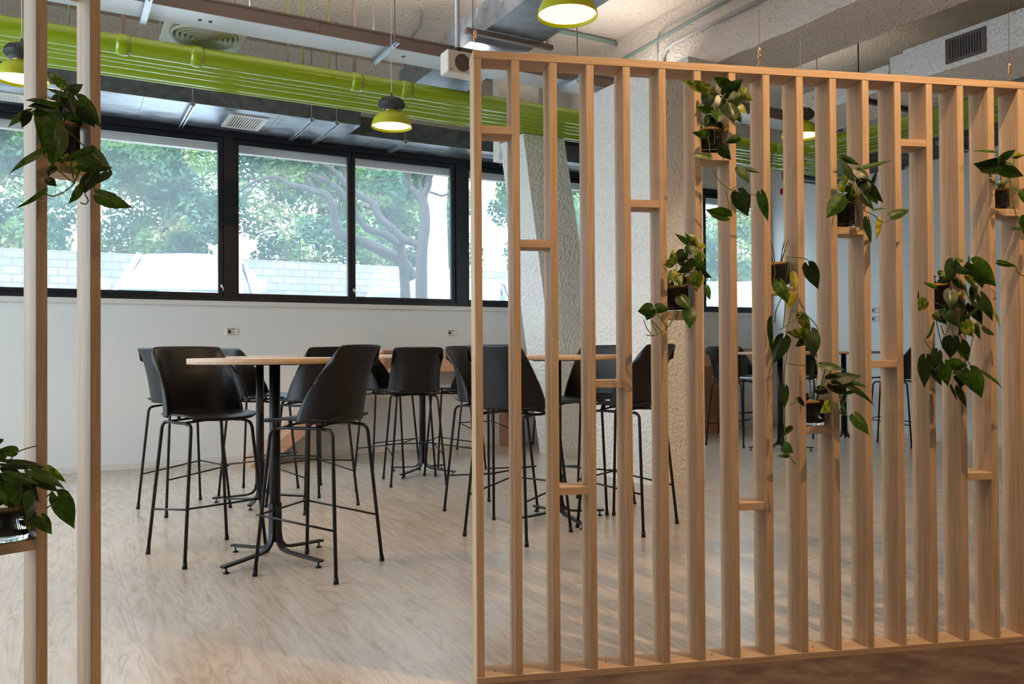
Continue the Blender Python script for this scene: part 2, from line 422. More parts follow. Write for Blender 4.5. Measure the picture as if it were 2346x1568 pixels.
window('window_1', -8.6, 2.05, [(-6.03, -5.93), (-3.382, -3.285), (-.757, -.63)],
       [(-8.48, -7.34, 0), (-7.22, -6.09, 0), (-5.87, -3.437, -3.405), (-3.23, -2.07, 0), (-1.98, -.812, -2.005), (-.575, 1.94, 0)])
window('window_2', 3.05, 4.40, [], [(3.16, 4.29, 0)])

# leaning plaster column and big plaster column
ca = MB()
def _A(z): return -.215 - .141 * z, .40 - .175 * z
(l0, r0), (l1, r1) = _A(0), _A(3.37)
ca.add([(l0, -1.5, 0), (r0, -1.5, 0), (r0, -1.0, 0), (l0, -1.0, 0), (l1, -1.5, 3.37), (r1, -1.5, 3.37), (r1, -1.0, 3.37), (l1, -1.0, 3.37)],
       [(0, 1, 2, 3), (4, 5, 6, 7), (0, 1, 5, 4), (1, 2, 6, 5), (2, 3, 7, 6), (3, 0, 4, 7)])
ca.box(-.7, -.2, -1.0, -.86, 3.2, ZC)
_o = struct('column_slanted', ca, 'plaster_white', BLD)
cb = MB().box(-.56, -.06, -3.47, -2.40, 0, 3.50).box(-.06, .5, -3.3, -2.72, 3.3, 3.70)
_o = struct('column', cb, 'plaster_white', BLD)
bm_ = MB()
_n = 90
def _edge(i, t0, amp, z):
    return (t0 + amp * (noise.noise(Vector((i * .9, t0 * 7, 3))) ), N0 + (0 - N0) * i / _n, z + .5 * amp * noise.noise(Vector((i * 1.3, 5, t0))))
vs = []
for i in range(_n + 1):
    vs += [_edge(i, .28, .02, 3.70), _edge(i, 1.0, .035, 3.70), (1.0, N0 + (0 - N0) * i / _n, ZC), (.28, N0 + (0 - N0) * i / _n, ZC)]
fs = []
for i in range(_n):
    for q in range(4): fs.append((4 * i + q, 4 * i + (q + 1) % 4, 4 * i + 4 + (q + 1) % 4, 4 * i + 4 + q))
bm_.add(vs, fs)
struct('beam_1', bm_, 'plaster_beam', BLD)
struct('beam_2', MB().box(-6.9, -6.2, N0, -1.0, 3.9, ZC), 'plaster_beam', BLD)

# wall sockets
def socket(t, z, label, rot=0, wall='back', rows=1):
    loc = BLD.w(t, 0, z) if wall == 'back' else BLD.w(T1, t, z)
    rz = BLD.a if wall == 'back' else BLD.a - math.pi / 2
    r = thing('wall_socket', label, 'socket', loc, rz, None)
    obj('cover_plate', MB().cbox(-.062, .062, -.010, 0, -.042, .042, .003), 'plastic_white', r)
    ib = MB().box(-.04, .04, -.013, -.010, .022, .028).box(-.04, .04, -.013, -.010, -.028, -.024)
    if rows == 1: ib.lathe([(.016, 0), (.016, .003), (.0, .003)], 16, (-.018, 0, 0)) if False else ib.box(-.036, -.004, -.0125, -.010, -.016, .014)
    ib.box(.012, .018, -.013, -.010, -.012, .006)
    obj('insert', ib, 'plastic_dark', r)
    return r
socket(-3.309, 1.348, 'small white wall socket under the wide left window pane')
socket(-.823, 1.348, 'small white wall socket left of the slatted screen edge, above the counter')
_p = BLD.on_t(2005, 711, T1); _q = BLD.on_t(2005, 731, T1)
socket(_p.y, _p.z, 'upper of two white sockets on the far right wall', wall='right')
socket(_q.y, _q.z, 'lower of two white sockets on the far right wall', wall='right')
_p = BLD.on_t(1792, 441, T1)
_r = thing('alarm_sounder', 'white wall rail with small red alarm below the dark duct', 'alarm', BLD.w(T1, _p.y, _p.z), BLD.a - math.pi / 2)
obj('rail', MB().cbox(-.10, .10, -.03, 0, -.03, .03, .004), 'plastic_white', _r)
obj('sounder', MB().cbox(-.0, .045, -.05, -.03, -.04, .05, .006), 'red', _r)

# ------------------------------------------------------------------ counter along the window wall
r = thing('window_counter', 'long wooden counter with slanted plank leg along the window wall', 'counter', BLD.w(0, 0, 0), BLD.a)
obj('worktop', MB().cbox(-1.83, 3.70, -.45, -.012, .905, 1.145, .004), 'oak_counter', r)
pl = MB(); zt = .905
pl.prism([(-3.22, 0), (-3.06, 0), (-1.83 + .16 - .02, 1.0), (-1.66, 1.145), (-1.83, 1.145)], 1, -.45, -.012)
obj('slanted_leg', pl, 'oak_counter', r)
obj('panel_leg', MB().cbox(-.19, -.13, -.45, -.012, 0, .905, .003), 'oak_counter_z', r)
obj('panel_leg', MB().cbox(2.58, 3.05, -.45, -.39, 0, .905, .003), 'oak_counter_z', r)
obj('panel_leg', MB().cbox(2.99, 3.05, -.388, -.012, 0, .905, .003), 'oak_counter_z', r)

# ------------------------------------------------------------------ ceiling services
def mb_arc_pipe(n0, t1, r, seg=14):
    R = .45; pts = [(-9.4, n0, 3.45)]
    for i in range(1, 15): pts.append((-9.4 + (t1 - R + 10.9) * i / 14, n0, 3.45))
    for i in range(1, 11):
        a = math.pi / 2 * i / 10
        pts.append((t1 - R + R * math.sin(a), n0 - R + R * math.cos(a), 3.45))
    for i in range(1, 8): pts.append((t1, n0 - R + (-9.5 - n0 + R) * i / 7, 3.45))
    return pts
PIPES = [(-2.00, 2.72, .072, 'thickest lime green pipe, outermost of the row under the ceiling'),
         (-1.862, 2.86, .052, 'lime green pipe second from the room side of the ceiling row'),
         (-1.758, 2.965, .042, 'lime green pipe third from the room side of the ceiling row'),
         (-1.648, 3.075, .055, 'lime green pipe third from the window side of the ceiling row'),
         (-1.495, 3.23, .080, 'thick lime green pipe next to the innermost thin one, near the windows'),
         (-1.372, 3.355, .034, 'thinnest lime green pipe, closest to the windows')]
for i, (n0, t1, rad, lab) in enumerate(PIPES):
    m = MB(); m.tube([(a, b, c - .0 + (.072 - rad) * -.6) for a, b, c in mb_arc_pipe(n0, t1, rad)], rad, 16)
    p = obj('green_pipe', m, 'pipe_green', None, BLD); tag(p, lab, 'pipe', 'lime green pipes in a row under the ceiling')
    if i == 0:
        for (u, v) in ((283, 95), (455, 122), (825, 180), (937, 200)):
            q = BLD.on_z(u, v, 3.45); s = MB().tube([(q.x - .05, n0, 3.45), (q.x - .02, n0, 3.45), (q.x + .02, n0, 3.45), (q.x + .05, n0, 3.45)], [rad + .001, rad + .009, rad + .009, rad + .001], 16)
            obj('coupling', s, 'pipe_green', p)
        for u in (280, 822, 1306):
            q = BLD.on_z(u, 100 if u < 300 else (165 if u < 900 else 225), 3.50)
            obj('hanger', MB().box(q.x - .012, q.x + .012, n0 - .01, n0 + .01, 3.50, ZC), 'tray_side', p)
    elif i == 3:
        for u in (52, 590, 632, 705):
            q = BLD.on_z(u, 40 if u < 60 else 125, 3.6)
            obj('hanger', MB().tube([(q.x + .1 * i, n0, 3.46), (q.x + .1 * i, n0, ZC)], .005, 6), 'pipe_green', p)

# long cable tray
r = thing('cable_tray', 'long pale metal cable tray running under the ceiling in front of the green pipes', 'cable tray', BLD.w(0, 0, 0), BLD.a)
tm = MB().box(-9.4, 2.75, -2.64, -2.35, 3.55, 3.556).box(-9.4, 2.75, -2.355, -2.35, 3.556, 3.65)
obj('tray_bottom', tm, 'tray_paint', r)
ts = MB().box(-9.4, 2.75, -2.645, -2.64, 3.55, 3.66).box(-9.4, 2.75, -2.652, -2.645, 3.645, 3.66).box(-9.4, 2.75, -2.649, -2.645, 3.55, 3.562)
for tt in (-7.2, -5.2, -3.19, -1.95, -.1, 1.9): ts.box(tt - .05, tt + .05, -2.652, -2.645, 3.565, 3.64)
obj('tray_side', ts, 'tray_side', r)
for (u, v) in ((331, 30), (876, 120), (1292, 190), (1800, 300)):
    q = BLD.on_z(u, v, 3.545)
    obj('bracket', MB().box(q.x - .022, q.x + .022, -2.86, -2.30, 3.51, 3.549).box(q.x - .012, q.x + .012, -2.84, -2.32, 3.508, 3.512, 0), 'steel', r)
    obj('rod', MB().tube([(q.x, -2.80, 3.50), (q.x, -2.80, ZC)], .0055, 8), 'tray_side', r)
    obj('rod', MB().tube([(q.x, -2.32, 3.50), (q.x, -2.32, ZC)], .0055, 8), 'tray_side', r)
for (u, v) in ((458, 46), (482, 50), (924, 130)):
    q = BLD.on_z(u, v, 3.549)
    obj('slot', MB().box(q.x - .012, q.x + .012, q.y - .02, q.y + .02, 3.5485, 3.5495), 'plastic_dark', r)

for t0_, t1_ in ((-8.5, -5.2), (-4.9, -1.6), (-1.3, 2.4)):  # uplights added on the tray, hidden from below, to brighten the ceiling
    obj('added_uplight_strip', MB().box(t0_, t1_, -2.60, -2.52, 3.56, 3.60), 'plastic_white', r)
    _l = light('added_uplight', 'AREA', BLD.w((t0_ + t1_) / 2, -2.56, 3.605), 26, (1.0, .95, .90)); _l.data.shape = 'RECTANGLE'; _l.data.size = t1_ - t0_ - .1; _l.data.size_y = .06
    _l.rotation_euler = (math.pi, 0, BLD.a)
# duct along the window wall, two widths
def duct_run(name, lab, t0, t1, n0, z0, z1):
    r = thing(name, lab, 'air duct', BLD.w(0, 0, 0), BLD.a)
    obj('underside', MB().box(t0, t1, n0, -.006, z0, z0 + .004), 'duct_steel', r)
    obj('side', MB().box(t0, t1, n0, n0 + .006, z0 + .004, z1).box(t0, t1, n0 + .006, -.006, z1 - .006, z1).box(t1 - .006, t1, n0 + .006, -.006, z0 + .004, z1 - .006), 'duct_dark', r)
    return r
D1 = duct_run('wall_duct', 'wide flat galvanised duct above the left windows, grille in its underside', -9.4, -2.2, -.84, 3.415, 3.80)
D2_ = duct_run('wall_duct', 'narrower flat galvanised duct above the right-hand window panes', -2.195, 2.6, -.47, 3.415, 3.62)
for (t, n0, d) in ((-3.80, -.84, D1), (-5.9, -.84, D1), (-2.71, -.84, D1), (-2.46, -.84, D1), (-1.59, -.47, D2_), (-.16, -.47, D2_), (1.2, -.47, D2_)):
    obj('strut', MB().box(t - .02, t - .008, n0 - .06, -.03, 3.375, 3.414).box(t + .008, t + .02, n0 - .06, -.03, 3.375, 3.414).box(t - .008, t + .008, n0 - .06, -.03, 3.404, 3.414), 'steel', d)
    obj('rod', MB().tube([(t, n0 - .04, 3.37), (t, n0 - .04, ZC)], .005, 6), 'tray_side', d)
for t in (-3.0, -2.95, -5.0, -4.2): obj('seam', MB().box(t - .002, t + .002, -.838, -.01, 3.4125, 3.415), 'tray_side', D1)
for t in (-.9, .3, -1.9): obj('seam', MB().box(t - .002, t + .002, -.468, -.01, 3.4125, 3.415), 'tray_side', D2_)
def grille(lab, t0, t1, n0, n1):
    g = thing('duct_grille', lab, 'grille', BLD.w((t0 + t1) / 2, (n0 + n1) / 2, 3.405), BLD.a)
    a, b = (t1 - t0) / 2, (n1 - n0) / 2
    obj('grille_frame', MB().box(-a, a, -b, -b + .035, -.004, .009).box(-a, a, b - .035, b, -.004, .009).box(-a, -a + .035, -b + .035, b - .035, -.004, .009).box(a - .035, a, -b + .035, b - .035, -.004, .009), 'plastic_white', g)
    obj('backing', MB().box(-a + .03, a - .03, -b + .03, b - .03, .006, .009), 'plastic_dark', g)
    m = MB(); k = 12
    for i in range(k):
        x = -a + .035 + (2 * a - .07) * (i + .5) / k; m.box(x - .006, x + .006, -b + .035, b - .035, -.002, .004)
    obj('slats', m, 'plastic_white', g)
grille('white slatted grille in the duct underside above the left window', -3.437, -3.075, -.68, -.19)
grille('white grille on the duct underside behind the far left lamp', -5.38, -5.13, -.42, -.17)

# ceiling cross duct and its strut
r = thing('ceiling_duct', 'large square galvanised duct crossing the ceiling above the projector', 'air duct', BLD.w(0, 0, 0), BLD.a)
obj('duct_body', MB().box(-1.885, -1.344, -12, -1.1, 3.70, 3.94), 'duct_steel', r)
for n_ in (-2.2, -4.2, -6.2): obj('flange', MB().box(-1.90, -1.33, n_ - .015, n_ + .015, 3.685, 3.70).box(-1.90, -1.886, n_ - .015, n_ + .015, 3.70, 3.95).box(-1.343, -1.33, n_ - .015, n_ + .015, 3.70, 3.95), 'tray_side', r)
obj('strut', MB().box(-2.06, -1.26, -3.0, -2.96, 3.645, 3.684), 'tray_side', r)
for t in (-2.0, -1.31): obj('rod', MB().tube([(t, -2.98, 3.64), (t, -2.98, ZC)], .005, 6), 'tray_side', r)

# round ceiling diffuser behind the tray
_dq = BLD.on_z(468, 82, 3.72)
r = thing('ceiling_diffuser', 'white square ceiling plate with round ringed air outlet', 'air outlet', BLD.w(_dq.x, _dq.y, 3.72), BLD.a)
obj('plate', MB().cbox(-.31, .31, -.31, .31, 0, .03, .004), 'plastic_white', r)
m = MB()
for q, rr in enumerate((.26, .22, .18, .14, .10, .06)): m.lathe([(rr, -.001), (rr - .006, -.03 - .004 * q), (rr - .026, -.008), (rr - .03, -.001)], 36)
obj('rings', m, 'plastic_white', r)
obj('throat', MB().lathe([(.265, -.003), (.0, -.004)], 32), 'grey_disc', r)
for sx, sy in ((-1, -1), (1, -1), (1, 1), (-1, 1)): obj('rod', MB().tube([(sx * .3, sy * .3, .03), (sx * .3, sy * .3, ZC - 3.72)], .006, 6), 'steel', r)

# projector on a pole
r = thing('projector', 'white boxy projector with round dark front, hung on a ceiling pole', 'projector', BLD.w(-2.40, -3.66, 3.10), BLD.a)
obj('body', MB().cbox(-.135, .115, 0, .12, -.040, .115, .005), 'plastic_white', r)
obj('front_panel', MB().cbox(-.131, .111, -.004, 0, -.036, .111, .002), 'trim_white', r)
_d = MB(); vs = [(-.022 + .058 * math.cos(a * math.pi / 20), -.007, .034 + .062 * math.sin(a * math.pi / 20)) for a in range(40)]
_d.add(vs + [(x, -.004, z) for x, y, z in vs], [tuple(range(40))] + [(i, (i + 1) % 40, 40 + (i + 1) % 40, 40 + i) for i in range(40)])
obj('round_grille', _d, 'grey_disc', r)
obj('badge', MB().box(-.122, -.100, -.0065, -.004, -.026, -.022), 'plastic_dark', r)
obj('mount', MB().lathe([(0.0, .035), (.028, .03), (.034, .0), (.034, -.01)], 16, (-.03, .06, .122)), 'plastic_dark', r)
obj('pole', MB().tube([(-.03, .06, .15), (-.03, .06, ZC - 3.10)], .017, 12), 'tray_paint', r)

# conduits on the ceiling and beam side
def conduit(pts, rad, mat, lab):
    m = MB().tube(pts, rad, 12); return tag(obj('conduit', m, mat, None, BLD), lab, 'conduit', 'conduits under the ceiling')
conduit([BLD.on_t(1395, 155, .24), BLD.on_t(1427, 136, .24), BLD.on_t(1560, 61, .24), BLD.on_t(1700, -20, .24), BLD.on_t(1900, -135, .24)], .017, 'conduit_green', 'straight grey-green conduit running diagonally up the beam')
conduit([BLD.on_t(1516, 200, .245), BLD.on_t(1517, 135, .245), BLD.on_t(1526, 113, .245), BLD.on_t(1543, 99, .245), BLD.on_t(1640, 50, .245), BLD.on_t(1760, -8, .245)], .018, 'conduit_grey', 'pale grey conduit with a bend, lowest on the beam side')
conduit([BLD.on_t(1505, 200, .262), BLD.on_t(1505, 100, .262), BLD.on_t(1510, 75, .262), BLD.on_t(1530, 57, .262), BLD.on_t(1640, 0, .262), BLD.on_t(1700, -35, .262)], .009, 'conduit_grey', 'thin pale conduit with a bend, beside the grey-green one')
conduit([BLD.on_z(1262, 66, 4.36), BLD.on_z(1405, 97, 4.36), BLD.on_z(1413, 102, 4.36), BLD.on_z(1414, 108, 4.36), BLD.on_z(1404, 135, 4.36), BLD.on_z(1392, 160, 4.36)], .022, 'conduit_green', 'grey-green conduit with a right-angle bend below the ceiling')
conduit([BLD.on_z(955, 20, 4.37), BLD.on_z(965, 35, 4.37), BLD.on_z(962, 60, 4.37), BLD.on_z(940, 88, 4.37)], .014, 'conduit_grey', 'short bent white conduit on the ceiling left of the cross duct')

# white boxed duct with grille on the right
r = thing('boxed_duct', 'white plastered box duct under the ceiling at the upper right', 'air duct', BLD.w(0, 0, 0), BLD.a)
obj('duct_body', MB().box(1.43, 2.15, -10, -4.32, 3.39, 3.675).box(1.43, 2.15, -4.18, -3.0, 3.39, 3.60), 'plaster_white', r)
obj('joint', MB().box(1.45, 2.13, -4.32, -4.18, 3.40, 3.66), 'plastic_white', r)
g0 = BLD.on_t(2170, 100, 1.43); g1 = BLD.on_t(2257, 100, 1.43)
ya, yb = min(g0.y, g1.y), max(g0.y, g1.y)
g = thing('wall_grille', 'grey framed ventilation grille with upright dark slats', 'grille', BLD.w(1.43, (ya + yb) / 2, 3.535), BLD.a)
hw = (yb - ya) / 2 + .01
obj('grille_frame', MB().box(-.012, 0, -hw, hw, .075, .10).box(-.012, 0, -hw, hw, -.10, -.075).box(-.012, 0, -hw, -hw + .025, -.075, .075).box(-.012, 0, hw - .025, hw, -.075, .075), 'grey_disc', g)
obj('backing', MB().box(-.003, -.001, -hw + .02, hw - .02, -.08, .08), 'plastic_dark', g)
m = MB()
for i in range(13):
    y = -hw + .03 + (2 * hw - .06) * i / 12; m.box(-.010, -.004, y - .003, y + .003, -.075, .075)
obj('slats', m, 'tray_side', g)
r.children
for n_ in (-3.9, -5.6): obj('rod', MB().tube([(1.40, n_, 3.36), (1.40, n_, ZC)], .006, 6), 'plastic_dark', r)
obj('strut', MB().box(1.36, 2.2, -3.92, -3.88, 3.35, 3.388), 'plastic_dark', r)
# dark duct on the right wall
r = thing('side_duct', 'dark duct along the far right wall behind the screen', 'air duct', BLD.w(0, 0, 0), BLD.a)
obj('duct_body', MB().box(3.70, 4.42, -9, -.9, 3.42, 3.80), 'duct_dark', r)
for n_ in (-1.2, -2.2, -3.2, -4.4): obj('strut', MB().box(3.6, 4.42, n_ - .02, n_ + .02, 3.375, 3.415), 'steel', r)
# ------------------------------------------------------------------ bar tables
def bar_table(loc, ang, lab):
    r = thing('bar_table', lab, 'table', (loc[0], loc[1], 0), 0, 'round bar tables on black column bases')
    seg = 72
    tb = MB().lathe([(0, 1.102), (.448, 1.102), (.450, 1.100), (.450, 1.074), (.448, 1.072), (0, 1.072)], seg)
    for i in range(len(tb.m)):
        tb.m[i] = 0 if i < seg else 1
        if i < seg or i >= 4 * seg: tb.sm[i] = False
    obj('table_top', tb, ['tabletop', 'oak_x'], r)
    obj('top_plate', MB().box(-.16, .16, -.16, .16, 1.064, 1.0715), 'metal_black', r)
    obj('column', MB().tube([(0, 0, .10), (0, 0, 1.064)], .029, 20), 'metal_black', r)
    for q in range(4):
        a = math.radians(ang + 90 * q); c_, s_ = math.cos(a), math.sin(a)
        prof = [(.018, .30), (.018, .14), (.028, .09), (.052, .062), (.10, .048), (.22, .038), (.348, .030)]
        m = MB(); wv = .016; vs = []
        for (d, z) in prof:
            th = .012
            for (sx, dz) in ((-wv, 0), (wv, 0), (wv, 1), (-wv, 1)):
                dd = d + (.014 * dz if z > .06 else .004 * dz); zz = z + (th * dz if z <= .08 else .008 * dz)
                vs.append((dd * c_ - sx * s_, dd * s_ + sx * c_, zz))
        fs = [(0, 1, 2, 3), tuple(4 * (len(prof) - 1) + k_ for k_ in range(4))]
        for i in range(len(prof) - 1):
            for k_ in range(4): fs.append((4 * i + k_, 4 * i + (k_ + 1) % 4, 4 * i + 4 + (k_ + 1) % 4, 4 * i + 4 + k_))
        m.add(vs, fs); L_ = obj('leg', m, 'metal_black', r)
        obj('levelling_foot', MB().lathe([(0, 0), (.016, 0), (.016, .006), (.005, .010), (.005, .033)], 14, (.325 * c_, .325 * s_, 0)), 'rubber', L_)
    return r
TABLES = [((-1.300, 4.480), 58, 'nearest round bar table, left of the slatted screen'),
          ((-1.915, 6.210), 5, 'round bar table behind the nearest one, its column just left of the other column'),
          ((-.835, 7.600), 63, 'round bar table by the wooden counter, at the left of the screen edge'),
          ((.300, 5.480), 25, 'round bar table seen through the left slats of the screen'),
          ((2.985, 9.120), -5, 'round bar table beyond the big plaster column, seen through the slats'),
          ((4.06, 10.02), 20, 'farthest round bar table, in the corner by the right wall')]
_t0 = None
for (p, a, lab) in TABLES: bar_table(p, a, lab)

# ------------------------------------------------------------------ bar stools
def make_chair(loc, rz, lab):
    r = thing('bar_stool', lab, 'bar stool', (loc[0], loc[1], 0), rz, 'black shell bar stools around the tables')
    Z = .046
    def seat_fn(u, v):
        x = -.200 + .462 * v; y = (u * 2 - 1)
        hw = .215 - .010 * v - (.060 * max(0, (v - .80) / .20) ** 2.4)
        if v < .25: hw = .150 + (.214 - .150) * math.sin(math.pi / 2 * v / .25)
        z = .742 + Z + .008 * abs(y) ** 3 * min(1, v * 3) - .012 * math.sin(math.pi * min(v * 1.2, 1)) * (1 - y * y) - .020 * max(0, (v - .78) / .22) ** 2 + .02 * max(0, (.10 - v) / .10) ** 2
        return (x - .02 * (y * y) * v ** 3, y * hw, z)
    sm = MB().grid(seat_fn, 20, 24); s = obj('seat', sm, 'shell_black', r)
    md = s.modifiers.new('t', 'SOLIDIFY'); md.thickness = .010; md.offset = 0
    def back_fn(u, v):
        ph = (u * 2 - 1); q = abs(ph)
        zt = .392 * (1 - .035 * q ** 2 - .20 * max(0, (q - .60) / .40) ** 3)
        w = v; z = .732 + Z + zt * w
        hw = .222 - .008 * w - .006 * math.sin(math.pi * w)
        d = .150 * max(0, 1 - w ** 2.0) ** .8 + .050
        a = ph * math.pi / 2
        y = hw * math.copysign(abs(math.sin(a)) ** .86, a)
        x = -.212 - .020 * w - .045 * w * w + .012 * (1 - w) ** 4
        x += d * (1 - math.cos(a)) ** 1.15
        return (x, y, z)
    bm2 = MB().grid(back_fn, 40, 24); b = obj('backrest', bm2, 'shell_black', r)
    md = b.modifiers.new('t', 'SOLIDIFY'); md.thickness = .009; md.offset = 0
    fr = MB()
    for sy in (-1, 1):
        pts = [(.150, sy * .170, .743), (.09, sy * .170, .749), (0, sy * .168, .746), (-.09, sy * .170, .749), (-.150, sy * .170, .743)]
        fr.tube(pts, .0085, 10)
    for x in (-.09, .10): fr.tube([(x, -.17, .752), (x, -.06, .760), (x, .06, .760), (x, .17, .752)], .0065, 8)
    for x in (-.09, .10):
        for y in (-.12, .12): fr.tube([(x, y, .754), (x, y, .782)], .010, 8)
    obj('seat_frame', fr, 'metal_black', r)
    for sx in (1, -1):
        for sy in (1, -1):
            pts = [(sx * .148, sy * .170, .7435), (sx * .163, sy * .1715, .740), (sx * .176, sy * .174, .729), (sx * .183, sy * .177, .711), (sx * .233, sy * .233, .03)]
            m = MB().tube(pts, .0095, 10).tube([(sx * .2325, sy * .2325, .034), (sx * .2352, sy * .2352, 0)], [0.0115, .0135], 12)
            obj('leg', m, 'metal_black', r)
    zf, zb = .305, .252
    def lx(z): return .183 + .050 * (.711 - z) / .681
    def ly(z): return .177 + .056 * (.711 - z) / .681
    xf, yf, xb, yb = lx(zf), ly(zf), lx(zb), ly(zb)
    m = MB()
    for sy in (-1, 1): m.tube([(-xb, sy * (yb), zb), (xf + .022, sy * (yf + .006), zf + .002)], .0058, 8)
    m.tube([(xf + .008, -yf - .004, zf + .003), (xf + .008, yf + .004, zf + .003)], .0058, 8)
    obj('footrest', m, 'metal_black', r)
    return r
CH = [((-1.727, 4.628), -44, 'black bar stool left of the nearest table, turned towards the camera'),
      ((-1.010, 4.297), 161, 'black bar stool nearest the camera, right of the nearest table, facing left'),
      ((-2.393, 5.966), 46.6, 'leftmost black bar stool, partly hidden behind the nearest left stool'),
      ((-2.040, 6.600), -5, 'black bar stool at the wall side of the second table, left of both columns'),
      ((-1.473, 6.018), 140, 'black bar stool directly behind the nearest right stool, at the second table'),
      ((-1.601, 6.617), 230, 'black bar stool mostly hidden behind the one at the right of the second table'),
      ((-.857, 7.115), 106.5, 'black bar stool with its back squarely to the camera, left of the screen edge'),
      ((-1.163, 7.626), -11, 'black bar stool between the nearest right stool and the counter table'),
      ((-.530, 7.630), 170, 'black bar stool right of the counter table, just left of the screen edge'),
      ((-.155, 5.830), -40.6, 'black bar stool behind the first slats, facing the table in the screen'),
      ((.031, 5.064), 53, 'black bar stool nearest behind the screen, its back behind the second slat'),
      ((.739, 5.290), 143.5, 'black bar stool behind the sixth slat, facing left to its table'),
      ((.570, 5.950), 238, 'black bar stool beyond the table behind the screen, facing the camera'),
      ((-.320, 9.330), 119, 'black bar stool tucked under the counter left of the slanted column'),
      ((.560, 9.780), 119, 'black bar stool under the counter, showing between slats by the slanted column'),
      ((2.62, 9.72), -40, 'black bar stool left of the table beyond the plaster column'),
      ((3.10, 10.98), -61, 'black bar stool at the counter in front of the far corner'),
      ((3.95, 10.60), -75, 'black bar stool with its back to the corner, behind the farthest table'),
      ((4.48, 9.62), 143, 'black bar stool right of the farthest table near the right wall')]
_c0 = None
for (p, a, lab) in CH:
    if _c0 is None: _c0 = make_chair(p, math.radians(a), lab)
    else: dup(_c0, (p[0], p[1], 0), math.radians(a), lab)

# ------------------------------------------------------------------ pendant lamps
def pendant(loc, lab):
    r = thing('pendant_lamp', lab, 'pendant lamp', loc, 0, 'lime green pendant lamps')
    obj('lamp_shade', MB().lathe([(.155, 0), (.156, .004), (.150, .03), (.133, .066), (.104, .095), (.070, .114), (.055, .120), (.052, .118), (.068, .110), (.100, .091), (.129, .063), (.146, .029), (.151, .004), (.155, 0)], 40), 'lamp_green', r)
    obj('diffuser', MB().lathe([(.148, .018), (.10, .020), (.0, .020)], 32), 'lamp_glow', r)
    obj('collar', MB().lathe([(.056, .118), (.058, .124), (.054, .130)], 28), 'brass', r)
    m = MB().lathe([(.054, .128), (.080, .145), (.096, .172), (.090, .192), (.070, .215), (.035, .232), (.012, .240), (.005, .268), (0, .27)], 36)
    for i in range(30):
        a = 2 * math.pi * i / 30; ca_, sa_ = math.cos(a), math.sin(a)
        pts = [(.075, .140), (.098, .160), (.102, .172), (.094, .194), (.072, .218)]
        m.tube([(p * ca_, p * sa_, z) for p, z in pts], .0028, 4, caps=False)
    m.lathe([(.100, .168), (.104, .172), (.100, .176)], 36)
    obj('heat_sink', m, 'lamp_grey', r)
    obj('cable', MB().tube([(0, 0, .265), (0, 0, ZC - loc[2])], .0028, 6), 'plastic_white', r)
    return r
pendant((-.912, 6.247, 2.85), 'lime green pendant lamp hanging in front of the window mullions')
pendant((-3.07, 5.123, 2.85), 'lime green pendant lamp at the left edge, half behind a wooden post')
pendant((.295, 4.187, 2.85), 'lime green pendant lamp above the slatted screen, cut by the top edge')
for i, (x, y) in enumerate(((-.912, 6.247), (-3.07, 5.123), (.295, 4.187), (2.35, 6.6), (-1.9, 3.4))):  # the last one is an unseen light without a pendant body
    light('pendant_light', 'SPOT', (x, y, 2.845), 38, (1.0, .78, .55), (x, y, 0), spot_size=2.5, spot_blend=.6, shadow_soft_size=.10)
pendant((2.35, 6.6, 2.85), 'lime green pendant lamp deep behind the slatted screen')
def unseen_spot(loc, tgt, energy, lab, size=1.9):  # out-of-view spotlights, added for warm light on the screens
    r = thing('unseen_spot', lab, 'spotlight', loc)
    d = (Vector(tgt) - Vector(loc)).normalized(); q = d.to_track_quat('-Z', 'Y')
    h = obj('spot_head', MB().lathe([(.045, -.0), (.045, .14), (.02, .16), (0, .16)], 20).lathe([(.045, 0), (.040, 0), (.036, .05), (.0, .05)], 20), 'metal_black', r)
    h.rotation_euler = q.to_euler()
    obj('stem', MB().tube([(0, 0, .1), (0, 0, ZC - loc[2])], .008, 8), 'metal_black', r)
    light('unseen_spot_light', 'SPOT', Vector(loc) + d * .03, energy, WARM, tgt, spot_size=size, spot_blend=.5, shadow_soft_size=.025)
unseen_spot(tuple(SCR.w(1.62, -1.05, 3.62)), tuple(SCR.w(1.9, 0, 1.5)), 230, 'unseen black spotlight on the room side of the right screen')
unseen_spot(tuple(SCR.w(.2, -1.9, 3.7)), tuple(SCR.w(.7, 0, 1.2)), 30, 'unseen black spotlight behind the viewpoint')
unseen_spot((-2.3, 1.0, 3.7), (-1.3, 2.4, 1.5), 42, 'unseen black spotlight on the room side of the left screen')
unseen_spot(tuple(SCR.w(3.4, -1.6, 3.7)), tuple(SCR.w(2.2, .1, 1.4)), 110, 'unseen black spotlight right of the viewpoint')

